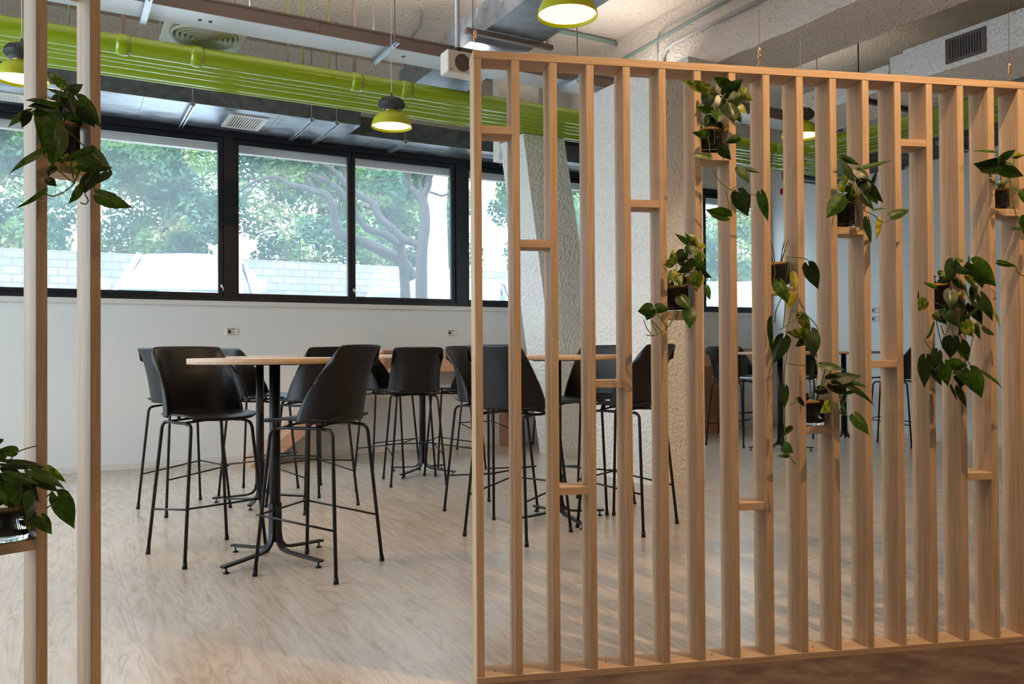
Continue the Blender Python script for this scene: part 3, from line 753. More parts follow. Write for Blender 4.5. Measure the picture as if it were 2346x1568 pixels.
# ------------------------------------------------------------------ slatted screens
SP, SW, SD, RTK = .1323, .0267, .1034, .0274
def slat_mb(h0, h1): return MB().cbox(0, SW, 0, SD, h0, h1, .0012)
def screen(name, lab, fr, i0, i1, H, shelves, cables):
    r = thing(name, lab, 'room divider', fr.w(0, 0, 0), fr.a)
    ta, tb = i0 * SP, i1 * SP + SW
    obj('top_rail', MB().cbox(ta - .0015, tb, -.001, SD + .001, H - RTK, H, .0012), 'oak_x', r)
    obj('bottom_rail', MB().cbox(ta - .0015, tb, -.001, SD + .001, 0.0005, RTK, .0012), 'oak_x', r)
    me = None
    for i in range(i0, i1 + 1):
        if me is None: s = obj('slat', slat_mb(RTK, H - RTK), 'oak_z', r); me = s
        else: s = me.copy(); C.objects.link(s); s.parent = r
        s.location = (i * SP, 0, 0)
    for (i, z, tz) in shelves:
        obj('shelf', MB().cbox(i * SP + SW, (i + 1) * SP, .001, SD - .001, z - tz, z, .0008), 'oak_x', r)
    scm = MB()
    for i in range(i0, i1, 3): scm.lathe([(.0035, 0), (.0035, .001), (0, .001)], 10, (i * SP + .07, .05, RTK))
    obj('screw_heads', scm, 'plastic_dark', r)
    for t in cables:
        m = MB().tube([(t - .012, .052, H), (t, .052, H + .05), (t + .012, .052, H)], .0012, 5, caps=False)
        m.lathe([(0, 0), (.005, .005), (.007, .015), (.004, .024), (.006, .03), (.006, .04), (.002, .047)], 12, (t, .052, H + .045))
        m.tube([(t, .052, H + .09), (t, .052, ZC)], .0011, 5)
        obj('suspension_cable', m, 'brass', r)
    return r
screen('slatted_screen', 'long wooden slatted screen filling the right half of the view', SCR, 0, 22, 2.1594,
       [(0, 1.903, .027), (1, 1.516, .027), (2, .660, .027), (3, 1.029, .027), (4, 1.664, .027), (5, 1.269, .027), (6, 1.840, .027), (7, .580, .027),
        (8, 1.361, .027), (9, .850, .027), (10, 1.583, .027), (11, 1.089, .027), (12, 1.920, .027), (13, 1.275, .027), (14, .658, .027), (15, 1.667, .027)],
       [.013, 1.072, 2.126])
screen('slatted_screen', 'wooden slatted screen at the left edge, two upright posts in view', SCL, -6, 0, 2.145,
       [(-2, .655, .027), (-1, 1.640, .027), (-4, 1.3, .027)], [])

# ------------------------------------------------------------------ potted trailing plants
LM = ['leaf_mid', 'leaf_dark', 'leaf_varieg', 'leaf_yellow']
def leaf(mb, B, T, w, side, mi, droop, fold, fr):
    # heart-shaped leaf from base B to tip T, width w; side = direction of the blade across
    ax = T - B; L = ax.length
    if L < 1e-5: return
    ax.normalize(); toward = -fr.n
    s = ax.cross(toward)
    if s.length < .2: s = ax.cross(Vector((0, 0, 1)))
    s.normalize(); nrm = s.cross(ax).normalized()
    s = (s * math.cos(side) + nrm * math.sin(side)).normalized(); nrm = s.cross(ax).normalized()
    if nrm.dot(toward) < 0: nrm = -nrm
    prof = [(-.09, .20), (-.04, .62), (.08, .90), (.22, 1.0), (.38, .95), (.55, .76), (.72, .48), (.87, .20), (.95, .07), (1.0, 0.0)]
    rows = []
    K = 3
    for (u, ww) in prof:
        row = []
        for j in range(-K, K + 1):
            q = j / K
            lx = u * L + (.10 * L * (abs(q)) * -1 if u < .1 else 0)
            if u < 0 and abs(q) < .34: lx = 0.0 if q == 0 else lx * .4
            y = q * ww * w * .5
            z = -fold * abs(y) + droop * L * (math.sin(min(max(u, 0), 1) * math.pi) ) * 1.0
            row.append(B + ax * lx + s * y + nrm * z)
        rows.append(row)
    vs = [p for r_ in rows for p in r_]; n = 2 * K + 1; fs = []
    for i in range(len(rows) - 1):
        for j in range(n - 1): fs.append((i * n + j, i * n + j + 1, (i + 1) * n + j + 1, (i + 1) * n + j))
    mb.add(vs, fs, mi, True)

def plant(name, lab, fr, jt, zs, jar_r, jar_h, leaves, stems, seed, n_front=0.0, filler=6):
    rnd = random.Random(seed)
    base = fr.w(jt, .052, zs)
    r = thing(name, lab, 'potted plant', base, 0, 'trailing plants in glass jars on the screen shelves')
    g = MB().lathe([(0, .0), (jar_r - .004, .0), (jar_r, .004), (jar_r, jar_h), (jar_r - .0025, jar_h + .001), (jar_r - .003, jar_h), (jar_r - .003, .014), (0, .012)], 40)
    obj('glass_jar', g, 'jar_glass', r)
    so = MB().lathe([(0, .0145), (jar_r - .0045, .016), (jar_r - .0038, .03), (jar_r - .0038, jar_h * .86)], 36)
    so.lathe([(jar_r - .0038, jar_h * .86), (jar_r - .005, jar_h * .90), (jar_r * .5, jar_h * .93), (0, jar_h * .94)], 36, mi=1)
    obj('soil', so, ['soil', 'moss'], r)
    def P(u, v, off):
        # point on a plane parallel to the screen, 'off' metres in front of its face
        q = fr.on_n(u, v, -off); return fr.w(q.x, q.y, q.z)
    lm = MB()
    for e in leaves:
        u0, v0, u1, v1, wpx = e[:5]
        mi = e[5] if len(e) > 5 else (0 if rnd.random() < .55 else 1)
        off = e[6] if len(e) > 6 else rnd.uniform(.012, .085)
        pb = P(u0, v0, off); pt = P(u1, v1, off + rnd.uniform(-.02, .03))
        dist = (pb - O).dot(FW); w = wpx * dist / F_PX
        L = (pt - pb).length; rat = w / max(L, .001)
        side = rnd.uniform(-.55, .55) if rat > .5 else rnd.uniform(.3, .9) * rnd.choice((-1, 1))
        w = w / max(math.cos(side), .35)
        leaf(lm, pb, pt, w, side, mi, rnd.uniform(.02, .12), rnd.uniform(.15, .45), fr)
    # a few leaves on the far side of the jar
    top = base + Vector((0, 0, jar_h))
    for i in range(filler):
        a = rnd.uniform(0, 2 * math.pi); d = fr.d * math.cos(a) * .7 + fr.n * abs(math.sin(a)) * .5 + Vector((0, 0, rnd.uniform(.0, .5)))
        b = top + d * rnd.uniform(.02, .05) + Vector((0, 0, .01)); leaf(lm, b, b + (d.normalized() + Vector((0, 0, -.3))) * rnd.uniform(.05, .075), rnd.uniform(.03, .045), rnd.uniform(-.6, .6), rnd.choice((0, 1)), .08, .3, fr)
    lm.v = [tuple(Vector(v) - base) for v in lm.v]
    fo = obj('foliage', lm, LM, r)
    sm = MB()
    for st in stems:
        offs = st[0]; pts = st[1:]
        P3 = [P(u, v, offs) for u, v in pts]
        # smooth
        for _ in range(2):
            Q = [P3[0]]
            for a_, b_ in zip(P3, P3[1:]): Q += [a_.lerp(b_, .25), a_.lerp(b_, .75)]
            Q.append(P3[-1]); P3 = Q
        obj('stem', MB().tube([tuple(p - base) for p in P3], .0017, 6), 'stem', r)
    for i in range(7):
        a = rnd.uniform(0, 6.28); b = Vector((math.cos(a) * .015, math.sin(a) * .015, jar_h * .9)); t_ = Vector((math.cos(a) * .045, math.sin(a) * .045, jar_h + rnd.uniform(.03, .09)))
        obj('stem', MB().tube([b, b.lerp(t_, .5) + Vector((0, 0, .012)), t_], .0015, 5), 'stem', r)
    return r

mid = lambda i: i * SP + SW + (SP - SW) / 2
plant('trailing_plant', 'large-leaved trailing plant in a glass jar between the two left posts', SCL, mid(-1), 1.640, .043, .115,
 [(116,254,94.5,341,65,0,.06),(131,297.5,119,382,57,0,.09),(69,256,17,293,20),(63,261,50,294,22),(121,232,57,230,26),(123,242,62,244,28,1),(148,198,110,164,22,2),(157,210,191,193,25),(150,213,102,202,22),(155,218,170,266,35),(179,230,233,293,35,0,.07),(184,249,218,293,30,1),(211,346,257,394,48,0,.08),(189,377,259,385,34,0,.1),(94,346,20.6,399,17,0,.08),(162,360,177,409,38,2,.02),(206,346,130,370,20,0,.09),(245,394,213,426,17,1,.08),(208,399,194,445,30,1,.07),(186.6,431,155,468,22,0,.08),(99,440,33,479,12,0,.08),(230,448,305,477,42,0,.10),(121,382,110,406,16,1),(109,411,131,428,20,1),(118,240,140,262,30,1),(140,225,120,262,34,1)],
 [(.03,(155,300),(199,341),(211,346)),(.07,(94,346),(120,378),(150,405),(172,421)),(.07,(99,440),(118,452),(143,443),(172,421),(184,382)),(.06,(194,445),(204,460),(196,470),(184,464)),(.05,(162,365),(166,400),(172,421)),(.06,(226,450),(215,430),(213,420))], 1)
plant('trailing_plant', 'bushy trailing plant in a glass jar on the low shelf at the left edge', SCL, mid(-2), .655, .050, .085,
 [(-5,1015,9.6,1008,14),(35,1036,-4,1030,26,0),(17,1062,113,1074,22,1,.06),(19,1089,92,1110,26,0,.09),(73,1079.5,150,1122,26,0,.08),(109,1074,154,1107,18,2,.06),(84,1095,134,1128,30,1,.04),(31,1110,43,1167,40,0,.09),(8,1112,12,1162,34,0,.08),(77,1137,57,1182,40,0,.09),(132,1139,171,1213,42,0,.06),(96,1187,119,1226,34,0,.08),(82,1183,52,1198,28,1,.07),(69,1190,66,1219,20,2,.06),(5,1085,60,1130,50,1,.02),(40,1100,90,1150,45,1,.02),(10,1040,-15,1062,24,0)],
 [(.06,(105,1166),(118,1157),(132,1148)),(.04,(21,1060),(34,1038),(60,1028),(88,1021)),(.03,(124,1100),(122,1125),(106,1140))], 2)
plant('trailing_plant', 'trailing plant in a dark-filled jar directly under the screen top rail', SCR, mid(6), 1.840, .046, .095,
 [(1621,204,1562,184,22,2,.05),(1668,197,1635,176,20,0,.05),(1663,214,1703,179.5,32,1,.05),(1689,207,1725,231,28,2,.04),(1687,240,1712,262,26,2,.05),(1694,221,1663,233,32,1,.06),(1673,242,1682,282,44,1,.09),(1628,254,1595,244,14,0,.07),(1644,254,1644,282,24,0,.08),(1630,268,1614,292,26,1,.07),(1621,310,1584,303,17,0,.06),(1623,211,1621,254,30,1,.03),(1690,262,1698,282,16,2,.04),(1668,290,1658,300,12,3,.06),(1692,316,1659,327,19,0,.06),(1651.5,339,1675,367,24,1,.08),(1625.5,360,1578,355,15,0,.07),(1692,387,1716,421,26,0,.06),(1715,386,1741,397,13,0,.06),(1692,443,1714,497,40,1,.07),(1743.6,447,1760,509,19,0,.08),(1666,497,1615,480,26,0,.07),(1640,205,1650,245,34,1,.02),(1655,225,1640,262,30,1,.04)],
 [(.05,(1637,330),(1638,290),(1644,255)),(.07,(1621,312),(1626,335),(1626,375),(1640,405),(1668,436),(1715,445),(1743,448)),(.06,(1663,438),(1672,480),(1666,493)),(.06,(1658,340),(1658,375),(1645,388)),(.06,(1675,435),(1694,422)),(.06,(1690,434),(1712,423)),(.06,(1660,330),(1668,300),(1668,285))], 3)
plant('trailing_plant', 'yellow-mottled trailing plant in a jar before the plaster column', SCR, mid(5), 1.269, .044, .095,
 [(1576,556,1546,535.5,13,0,.05),(1595,554,1569,534,24,0,.04),(1588,548,1603.6,570,20,2,.05),(1605,560,1617,570,12,3,.05),(1578,565,1583,585,20,0,.04),(1543,601,1541.6,569,17,2,.06),(1541.6,603,1520,606,22,2,.07),(1567,578.5,1547,603,28,1,.06),(1586,604,1550,625,28,1,.08),(1597,577,1619,592,26,2,.05),(1593,594,1615,618,26,0,.07),(1597,621.6,1632,638,18,1,.05),(1543,623,1563,654,32,2,.08),(1600,628,1596,671.5,34,2,.08),(1604,630,1605,658,22,3,.05),(1619,658,1626,689,18,0,.06),(1560.5,680,1581,709,36,0,.07),(1579.5,709,1580,754,32,0,.09),(1505,706,1535,710,24,0,.08),(1492,709,1460,714,32,0,.08),(1491,711,1481,735,26,0,.07),(1600,640,1590,665,24,1,.04),(1560,590,1575,615,26,1,.03)],
 [(.08,(1547,711),(1533,752),(1497,771),(1480,768)),(.08,(1497,771),(1482,755),(1475,733)),(.08,(1505,763),(1495,745),(1491,732)),(.08,(1515,760),(1500,742),(1491,733)),(.08,(1530,751),(1504,720),(1502,706),(1490,706)),(.07,(1540,620),(1528,652),(1533,661),(1560,654)),(.04,(1575,625),(1592,625))], 4)
plant('trailing_plant', 'plant with long vines hanging far below its jar of cut stems', SCR, mid(8), 1.361, .042, .092,
 [(1787,646.5,1805,697.5,42,0,.09),(1824,678,1803,707,26,3,.08),(1816,629,1827,669,14,3,.06),(1853,610,1875,664,28,1,.05),(1770,737,1767,809,29,1,.07),(1794,776,1771,835,30,1,.09),(1846,764,1799.5,761,26,2,.08),(1835,723,1857.5,764,22,2,.06),(1849.5,777,1821,795,26,1,.06),(1857.5,761,1865.5,822,40,1,.07),(1862,833,1853,878,20,1,.06),(1798.5,889,1797,937,30,1,.08),(1829,914,1845,933,9,1,.06),(1813.5,983,1789,1002,20,0,.07),(1795,1023,1818,1038,24,0,.07),(1805,1045,1778,1045,10,0,.07),(1869,819,1873,863,4,1,.06)],
 [(.05,(1768,590),(1778,622),(1772,640),(1778,653)),(.05,(1802,588),(1851,592),(1854,607)),(.06,(1802,590),(1807,602),(1802,640)),(.07,(1791,681),(1776,713),(1775,740)),(.06,(1801,681),(1795,748)),(.07,(1815,710),(1799,768),(1807,793),(1795,857),(1795,889),(1797,981),(1807,1045),(1822,1064)),(.07,(1816,712),(1848,721),(1873,748),(1873,762)),(.08,(1787,756),(1835,723)),(.06,(1802,833),(1829,838),(1848,838)),(.07,(1810,929),(1829,916)),(.07,(1762,806),(1787,825)),(.05,(1812,600),(1814,645),(1825,680))], 5, filler=0)
plant('trailing_plant', 'plant with pointed arching leaves in a clear-bottomed jar', SCR, mid(9), .850, .043, .092,
 [(1883.5,837,1938,850,19,0,.05),(1905,870,1975,861.6,27,1,.06),(1929,873,1988,888,14,0,.05),(1942,881.6,2004,931.6,18,1,.06),(1907,881.6,1942,907,24,1,.07),(1940,901,1960,899,10,0,.05),(1874,893,1899,901,20,1,.04),(1903,926.7,1876,948,28,2,.07),(1934.5,932.5,1934.5,950,18,0,.06),(1960,954,1992,998,34,0,.07)],
 [(.05,(1876,897),(1887,862),(1891,842)),(.05,(1878,895),(1899,858),(1905,850)),(.06,(1885,893),(1907,872)),(.06,(1899,895),(1917,891)),(.06,(1911,923),(1923,946),(1942,954),(1960,956)),(.06,(1917,928),(1933,901)),(.06,(1923,942),(1938,917),(1940,905)),(.06,(1915,890),(1945,878))], 6, filler=3)
plant('trailing_plant', 'plant in a sunlit mossy jar, one leaf reaching far to the right', SCR, mid(10), 1.583, .043, .098,
 [(1956,404.5,1922.5,359,28,1,.06),(1931,361,1971,379,14,0,.03),(1977.5,384,2046,367,12,0,.05),(1963.6,391,1993,413,28,1,.05),(2002,419,2009,390.6,16,1,.05),(1975,416,2024.5,465,24,1,.05),(1980,422,1994,443,22,1,.06),(1991.5,435,2011,469,17,0,.06),(1980,447,2002,482,28,1,.07),(1928,454,1892.5,501,38,0,.08),(2044,494,2084,481.5,22,0,.07),(1988.5,504,1996,558.6,32,1,.08),(2018,507,2006,550,24,3,.05),(2003,481,2035.5,478.6,5,0,.06),(1942,398,1932,430,20,2,.0),(1945,425,1960,445,26,1,-.02),(1925,425,1945,440,24,2,-.05)],
 [(.05,(1931,453),(1936,425),(1940,410)),(.05,(1950,447),(1954,420),(1955,405)),(.05,(1959,450),(1971,402),(1978,385)),(.07,(2046,496),(2032,510),(2015,509),(2008,496),(1980,483)),(.07,(1966,531),(1985,512)),(.05,(1955,450),(1975,432),(1990,425))], 7)
plant('trailing_plant', 'plant in a dark jar at the right edge, just below the upper slats', SCR, mid(15), 1.667, .043, .082,
 [(2277,347,2225.5,347,9,0,.05),(2288.5,374,2282,340,18,0,.07),(2295,364,2328,342,21,0,.07),(2290,383,2229,375,30,1,.04),(2298,391,2242,394,15,0,.08),(2298,390,2346,404,21,0,.08),(2295,380,2340,399,36,1,.03),(2323.5,358,2349,355,14,2,.06),(2292,414,2293,430,11,1,.07),(2320,431,2341,442,12,0,.07),(2341,524,2306,527,9,0,.07),(2343,440,2362,480,26,0,.06),(2348,500,2350,545,24,1,.07)],
 [(.07,(2310,400),(2316,425),(2322,470),(2333,512),(2346,530)),(.06,(2318,450),(2335,430)),(.06,(2292,412),(2290,385)),(.06,(2324,362),(2322,375),(2318,400))], 8)
plant('trailing_plant', 'densest trailing plant, cascading in a thick mass from its jar', SCR, mid(13), 1.275, .046, .105,
 [(2184.5,601,2174,652,32,1,.06),(2200,600,2190,590,18,0,.05),(2186,600,2202,610,16,2,.04),(2192,616,2228,629,19,1,.06),(2220,606,2217.7,583,9,0,.05),(2230,606,2283,657,44,0,.07),(2289,602,2329,610,12,0,.05),(2246,626,2251,662,26,0,.06),(2215,639,2243,677,15,0,.07),(2215,634,2246,648,10,3,.05),(2144,657,2113,648,13,0,.06),(2123,693,2103,713,38,2,.08),(2105,682,2103,665,8,0,.07),(2172,642,2151,649,13,1,.07),(2179,667,2177,710,28,1,.08),(2203,672,2190,682,10,3,.08),(2248,682,2274,738,38,1,.07),(2269,705,2291.6,752.6,15,2,.05),(2164,710,2197,751,38,1,.09),(2143.7,721,2170,743.7,20,1,.06),(2238,710,2202,723,13,0,.08),(2212.5,741,2230,774,30,2,.1),(2238,746,2246,779,20,0,.08),(2253,749,2280,769,22,1,.06),(2215,723,2195,772,32,1,.06),(2138.6,747.5,2117,779,17,0,.08),(2182,777,2177,823,40,1,.07),(2202,787,2218,830,18,0,.06),(2120.7,823,2117,890,30,1,.08),(2149,807,2138.6,848,36,1,.07),(2164,835.5,2172,886.5,40,0,.1),(2144,850,2158,885,26,1,.05),(2182,886.5,2192.6,922,18,1,.07),(2179,835,2217.6,838,28,0,.08),(2195,853,2248,909.5,36,1,.08),(2223,851,2249.5,913,38,0,.1),(2197,889,2215,937.5,28,0,.06),(2254.6,853,2299,894,12,0,.07),(2190,680,2215,715,34,1,.03),(2225,700,2250,745,34,1,.03),(2170,780,2200,800,34,1,.03),(2205,850,2200,890,34,1,.04),(2235,660,2225,700,26,1,.03),(2190,640,2215,665,26,1,.02)],
 [(.06,(2200,640),(2215,675),(2230,700)),(.06,(2229,773),(2222,805),(2219,824)),(.06,(2138,692),(2170,705)),(.07,(2117,780),(2137,806)),(.06,(2289,602),(2329,610),(2330,625),(2346,633)),(.06,(2142,720),(2150,760),(2160,800)),(.05,(2155,745),(2165,775),(2178,740)),(.05,(2180,748),(2186,775),(2196,765)),(.06,(2218,829),(2230,845),(2228,850)),(.06,(2215,640),(2230,660),(2240,690)),(.06,(2210,650),(2220,690),(2235,705)),(.05,(2215,610),(2228,603))], 9)
# ------------------------------------------------------------------ outside: ground, garden wall, cars, trees
GZ = .95
struct('ground', MB().box(-40, 40, .26, 45, GZ - .1, GZ), 'ground_pale', BLD)
gw = obj('garden_wall', MB().cbox(-30, 30, 9.5, 9.85, GZ, 3.15, .01), 'garden_stone', None, BLD); tag(gw, 'long low pale stone wall behind the parked cars', 'wall')
bl = obj('roller_blind', MB().box(-8.5, 2.0, .16, .24, 3.24, 3.45), 'trim_white', None, BLD); tag(bl, 'white blind box across the top outside the long window', 'blind')
bl = obj('roller_blind', MB().box(3.1, 4.35, .16, .24, 3.24, 3.45), 'trim_white', None, BLD); tag(bl, 'white blind box outside the small window behind the screen', 'blind')

def make_car(loc, rz, lab):
    # +X forward
    r = thing('parked_car', lab, 'car', loc, rz, 'white cars parked outside the windows')
    stations = [(-2.15, .55, .95, .78), (-2.05, .38, 1.02, .84), (-1.3, .32, 1.04, .90), (0, .30, 1.04, .92), (1.0, .32, 1.02, .90), (1.75, .36, .93, .86), (2.12, .42, .80, .74), (2.22, .48, .66, .62)]
    def ring(x, z0, z1, hw):
        return [(x, -hw * .92, z0), (x, -hw, z0 + .12), (x, -hw, z1 - .22), (x, -hw * .93, z1 - .05), (x, -hw * .6, z1), (x, 0, z1 + .02), (x, hw * .6, z1), (x, hw * .93, z1 - .05), (x, hw, z1 - .22), (x, hw, z0 + .12), (x, hw * .92, z0)]
    m = MB(); vs = []; n = 11
    for s_ in stations: vs += ring(*s_)
    fs = [tuple(range(n)), tuple(range(len(vs) - n, len(vs)))]
    for i in range(len(stations) - 1):
        for q in range(n): fs.append((n * i + q, n * i + (q + 1) % n, n * i + n + (q + 1) % n, n * i + n + q))
    m.add(vs, fs, 0, True); obj('body', m, 'car_white', r)
    roof = [(-1.75, 1.05, 1.42, .72), (-1.45, 1.05, 1.58, .70), (-.5, 1.05, 1.64, .70), (.3, 1.05, 1.60, .68)]
    m = MB()
    def rr(x, z, hw): return [(x, -hw, z - .06), (x, -hw * .85, z), (x, 0, z + .02), (x, hw * .85, z), (x, hw, z - .06), (x, hw * .9, z - .09), (x, -hw * .9, z - .09)]
    vs = []; n = 7
    for (x, _, z, hw) in roof: vs += rr(x, z, hw)
    fs = [tuple(range(n)), tuple(range(len(vs) - n, len(vs)))]
    for i in range(len(roof) - 1):
        for q in range(n): fs.append((n * i + q, n * i + (q + 1) % n, n * i + n + (q + 1) % n, n * i + n + q))
    m.add(vs, fs, 0, True); obj('roof', m, 'car_white', r)
    def quad(a, b, c_, d, th=.02):
        A, B, Cc, D = map(Vector, (a, b, c_, d)); nn = (B - A).cross(D - A).normalized() * th
        return MB().add([A, B, Cc, D, A - nn, B - nn, Cc - nn, D - nn], [(0, 1, 2, 3), (4, 7, 6, 5), (0, 4, 5, 1), (1, 5, 6, 2), (2, 6, 7, 3), (3, 7, 4, 0)])
    obj('windscreen', quad((1.05, -.76, 1.02), (1.05, .76, 1.02), (.30, .62, 1.56), (.30, -.62, 1.56)), 'car_screen', r)
    obj('rear_window', quad((-2.0, .70, 1.0), (-2.0, -.70, 1.0), (-1.72, -.62, 1.40), (-1.72, .62, 1.40)), 'car_glass', r)
    for sy in (-1, 1):
        obj('side_window', quad((.95, sy * .82, 1.02), (-1.85, sy * .80, 1.02), (-1.6, sy * .66, 1.50), (.32, sy * .66, 1.52)), 'car_glass', r)
        pm = MB().tube([(1.07, sy * .80, 1.0), (.32, sy * .67, 1.58)], .045, 6).tube([(-.4, sy * .84, 1.0), (-.42, sy * .69, 1.56)], .035, 6).tube([(-1.95, sy * .78, 1.0), (-1.65, sy * .68, 1.5)], .06, 6)
        obj('pillar', pm, 'car_white', r)
        mm = MB().lathe([(0, -.09), (.08, -.07), (.11, 0), (.09, .07), (0, .09)], 14, (.85, sy * 1.02, 1.12)); obj('mirror', mm, 'car_white', r)
        obj('headlight', MB().lathe([(0, -.07), (.10, -.04), (.12, 0), (.10, .05), (0, .07)], 14, (2.02, sy * .64, .72)), 'plastic_white', r)
        for x in (-1.35, 1.38):
            w = MB(); vs = []
            for q in range(24):
                a = 2 * math.pi * q / 24
                for (rad, y) in ((.33, .10), (.33, -.10)): vs.append((x + rad * math.cos(a), sy * .80 + y, .33 + rad * math.sin(a)))
            fs = [(2 * q, 2 * q + 1, (2 * q + 3) % 48, (2 * q + 2) % 48) for q in range(24)] + [tuple(range(0, 48, 2)), tuple(range(1, 48, 2))]
            w.add(vs, fs); obj('wheel', w, 'tyre', r)
    obj('grille_panel', MB().cbox(2.18, 2.25, -.55, .55, .48, .66, .01), 'car_dark', r)
    obj('bonnet_gap', MB().cbox(1.06, 1.20, -.74, .74, .985, 1.035, .01), 'car_dark', r)
    return r
def gp(u, d): 
    p = at(u, 784, d); return (p.x, p.y, GZ)
_p = gp(442, 12.1); car0 = make_car(_p, math.radians(-78), 'white car facing the left window')
_p = gp(1075, 16.6); dup(car0, _p, math.radians(-100), 'white car parked outside beside the screen edge')
_p = gp(925, 19.0); dup(car0, _p, math.radians(-95), 'white car farthest away, half behind the tree trunk')
_p = gp(1735, 17.5); dup(car0, _p, math.radians(-100), 'white car outside the small window behind the screen')

def leaves_mb(pts_fn, count, size, rnd):
    m = MB()
    for i in range(count):
        c_ = pts_fn(rnd); a = Vector((rnd.gauss(0, 1), rnd.gauss(0, 1), rnd.gauss(0, .7))).normalized(); b = a.cross(Vector((rnd.gauss(0, 1), rnd.gauss(0, 1), rnd.gauss(0, 1)))).normalized()
        s_ = size * rnd.uniform(.6, 1.3); c_ = Vector(c_)
        m.add([c_ - a * s_, c_ + b * s_ * .45, c_ + a * s_, c_ - b * s_ * .45], [(0, 1, 2, 3)], 0 if rnd.random() < .6 else 1)
    return m
def clump_fn(blobs):
    def f(rnd):
        (x, y, z, rx, rz) = rnd.choice(blobs)
        while True:
            p = Vector((rnd.uniform(-1, 1), rnd.uniform(-1, 1), rnd.uniform(-1, 1)))
            if .35 < p.length < 1: break
        return (x + p.x * rx, y + p.y * rx, z + p.z * rz)
    return f
rnd = random.Random(11)
# tall hedge-like trees behind the wall
def backtree(loc, rz, lab, first=[None], sc_=1):
    if first[0] is None:
        r = thing('leafy_tree', lab, 'tree', loc, rz, 'leafy trees behind the garden wall')
        R_ = random.Random(3)
        blobs = [(R_.uniform(-1.7, 1.7), R_.uniform(-1.0, 1.0), R_.uniform(1.2, 6.6), R_.uniform(.6, 1.0), R_.uniform(.45, .8)) for _ in range(34)]
        obj('foliage', leaves_mb(clump_fn(blobs), 42000, .075, R_), ['tree_leaf', 'tree_leaf_pale'], r)
        obj('trunk', MB().tube([(0, 0, 0), (.1, 0, 1.5), (-.05, .1, 3), (.1, 0, 5)], [.2, .16, .12, .06], 10), 'bark', r)
        first[0] = r; return r
    return dup(first[0], loc, rz, lab)
labs = ['leafy tree seen at the far left of the window behind the post', 'leafy tree behind the left white car, blue-green in the haze', 'leafy tree above the left white car roof',
        'leafy tree left of the bare branches in the middle pane', 'leafy tree behind the branching trunks', 'leafy tree behind the right window pane beside the screen',
        'leafy tree seen between the first slats', 'leafy tree in the small window behind the screen, left', 'leafy tree in the small window behind the screen, right']
for i, tt in enumerate((-12.5, -9.3, -6.0, -2.6, .9, 4.3, 8.0, 11.5, 15.0)):
    p = BLD.w(tt, 11.3 + (i % 2) * 1.3, GZ); backtree(tuple(p), i * 1.7, labs[i])

# branching tree near the window
def P3(u, v, d): return at(u, v, d)
r = thing('branching_tree', 'dark crooked tree with forked trunk outside the middle panes', 'tree', gp(966, 12.5))
base = Vector(gp(966, 12.5))
def limb(pts, r0, r1, d, par=r, wig=0.0):
    P = [P3(u, v, d + (q[0] if q else 0)) - base for (u, v, *q) in pts]
    for _ in range(2):
        Q = [P[0]]
        for a_, b_ in zip(P, P[1:]): Q += [a_.lerp(b_, .25), a_.lerp(b_, .75)]
        Q.append(P[-1]); P = Q
    n = len(P); m = MB().tube(P, [r0 + (r1 - r0) * i / (n - 1) for i in range(n)], 12)
    return obj('limb', m, 'bark', par)
tr = MB()
pts = [P3(u, v, 12.5) - base for u, v in ((966, 800), (966, 700), (965, 620), (967, 560), (975, 520), (972, 470), (965, 450))]
for _ in range(2):
    Q = [pts[0]]
    for a_, b_ in zip(pts, pts[1:]): Q += [a_.lerp(b_, .25), a_.lerp(b_, .75)]
    Q.append(pts[-1]); pts = Q
tr.tube(pts, [.10 - .03 * i / (len(pts) - 1) for i in range(len(pts))], 14); obj('trunk', tr, 'bark', r)
D_ = 12.5
limb([(966, 455), (950, 440), (936, 425), (934, 400), (933, 350), (925, 300)], .055, .04, D_)
limb([(967, 452), (982, 430), (984, 400), (978, 360), (974, 320)], .055, .035, D_)
limb([(984, 410), (992, 395), (1003, 380), (1015, 350)], .035, .02, D_)
limb([(985, 440), (1000, 445), (1015, 450), (1028, 443), (1040, 440)], .022, .012, D_)
limb([(968, 440), (960, 425), (966, 410), (975, 400)], .03, .02, D_)
limb([(960, 565), (945, 555), (925, 550), (905, 528), (880, 508), (865, 495), (858, 465), (835, 455), (815, 443), (790, 418), (768, 395), (745, 380), (728, 370), (716, 345), (705, 320)], .065, .04, D_)
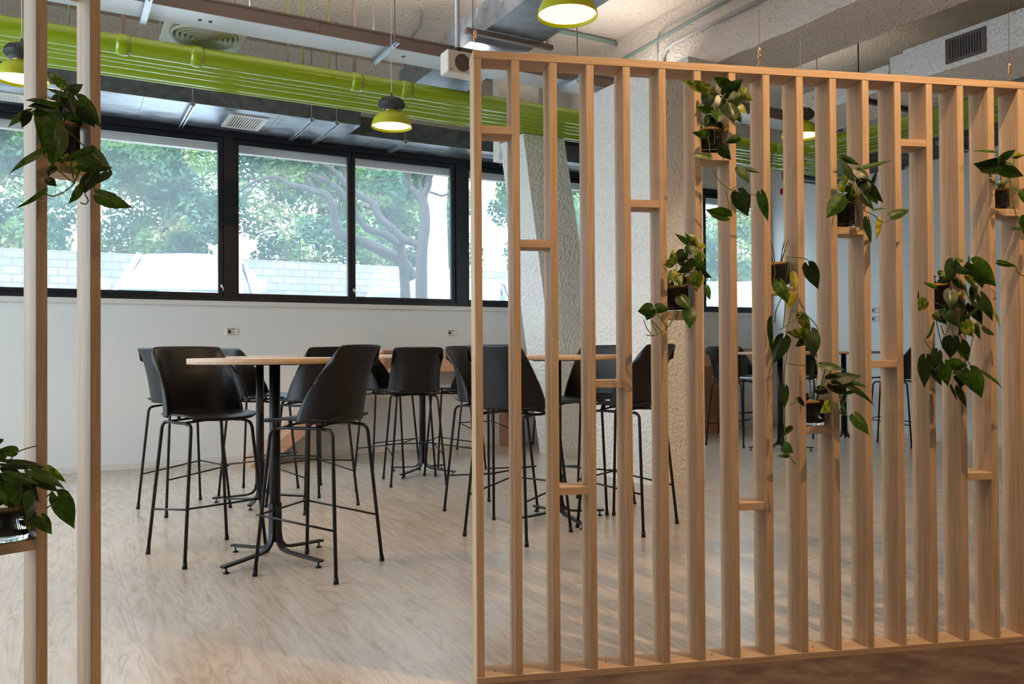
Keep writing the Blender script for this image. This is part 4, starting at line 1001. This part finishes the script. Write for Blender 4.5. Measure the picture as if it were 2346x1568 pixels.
limb([(912, 535), (918, 560), (925, 610), (930, 700), (930, 780)], .06, .09, D_ + .4)
limb([(915, 560), (900, 548), (880, 535), (845, 530), (822, 505), (812, 480), (795, 455), (770, 425), (735, 410), (715, 402), (705, 400)], .06, .03, D_ + .3)
limb([(945, 640), (925, 600), (895, 585), (860, 568), (830, 553), (800, 548), (775, 540), (767, 500), (760, 465), (748, 445), (725, 440), (700, 430), (680, 427), (660, 422), (645, 410), (628, 405), (605, 408), (575, 420), (548, 440)], .10, .018, D_ + .6)
limb([(718, 440), (715, 425), (706, 408)], .035, .025, D_ + .6)
limb([(620, 406), (600, 412), (580, 430), (565, 450), (548, 460)], .015, .008, D_ + .6)
limb([(590, 412), (570, 406), (545, 408)], .012, .006, D_ + .6)
limb([(600, 345), (620, 352), (640, 358), (655, 365)], .03, .02, D_ + .3)
limb([(838, 420), (860, 413), (890, 415), (915, 410)], .010, .012, D_)
limb([(735, 395), (750, 410), (765, 432)], .02, .03, D_ + .2)
limb([(770, 330), (785, 380), (800, 420)], .06, .05, D_ + .9)
R_ = random.Random(8)
blobs = []
for (u, v, rr_) in ((580, 355, .5), (640, 360, .5), (700, 350, .5), (560, 400, .45), (760, 350, .5), (830, 360, .4), (890, 350, .35), (1000, 380, .3), (1030, 400, .3), (620, 385, .4), (680, 380, .4), (740, 400, .3), (300, 330, .6), (380, 325, .6), (450, 330, .6), (480, 380, .5), (180, 320, .6), (550, 330, .4), (870, 350, .4)):
    q = P3(u, v - 15, 13.6) - base; blobs.append((q.x, q.y, q.z, rr_, rr_ * .45))
obj('foliage', leaves_mb(clump_fn(blobs), 9000, .06, R_), ['tree_leaf', 'tree_leaf_pale'], r)
r = thing('pale_tree_trunk', 'thick pale tree trunk behind the dark forked tree', 'tree', gp(1003, 15.5))
b2 = Vector(gp(1003, 15.5))
obj('trunk', MB().tube([P3(u, v, 15.5) - b2 for u, v in ((1003, 760), (1003, 600), (1000, 480), (1006, 400), (1010, 280))], [.26, .20, .19, .17, .16], 16), 'trim_white', r)
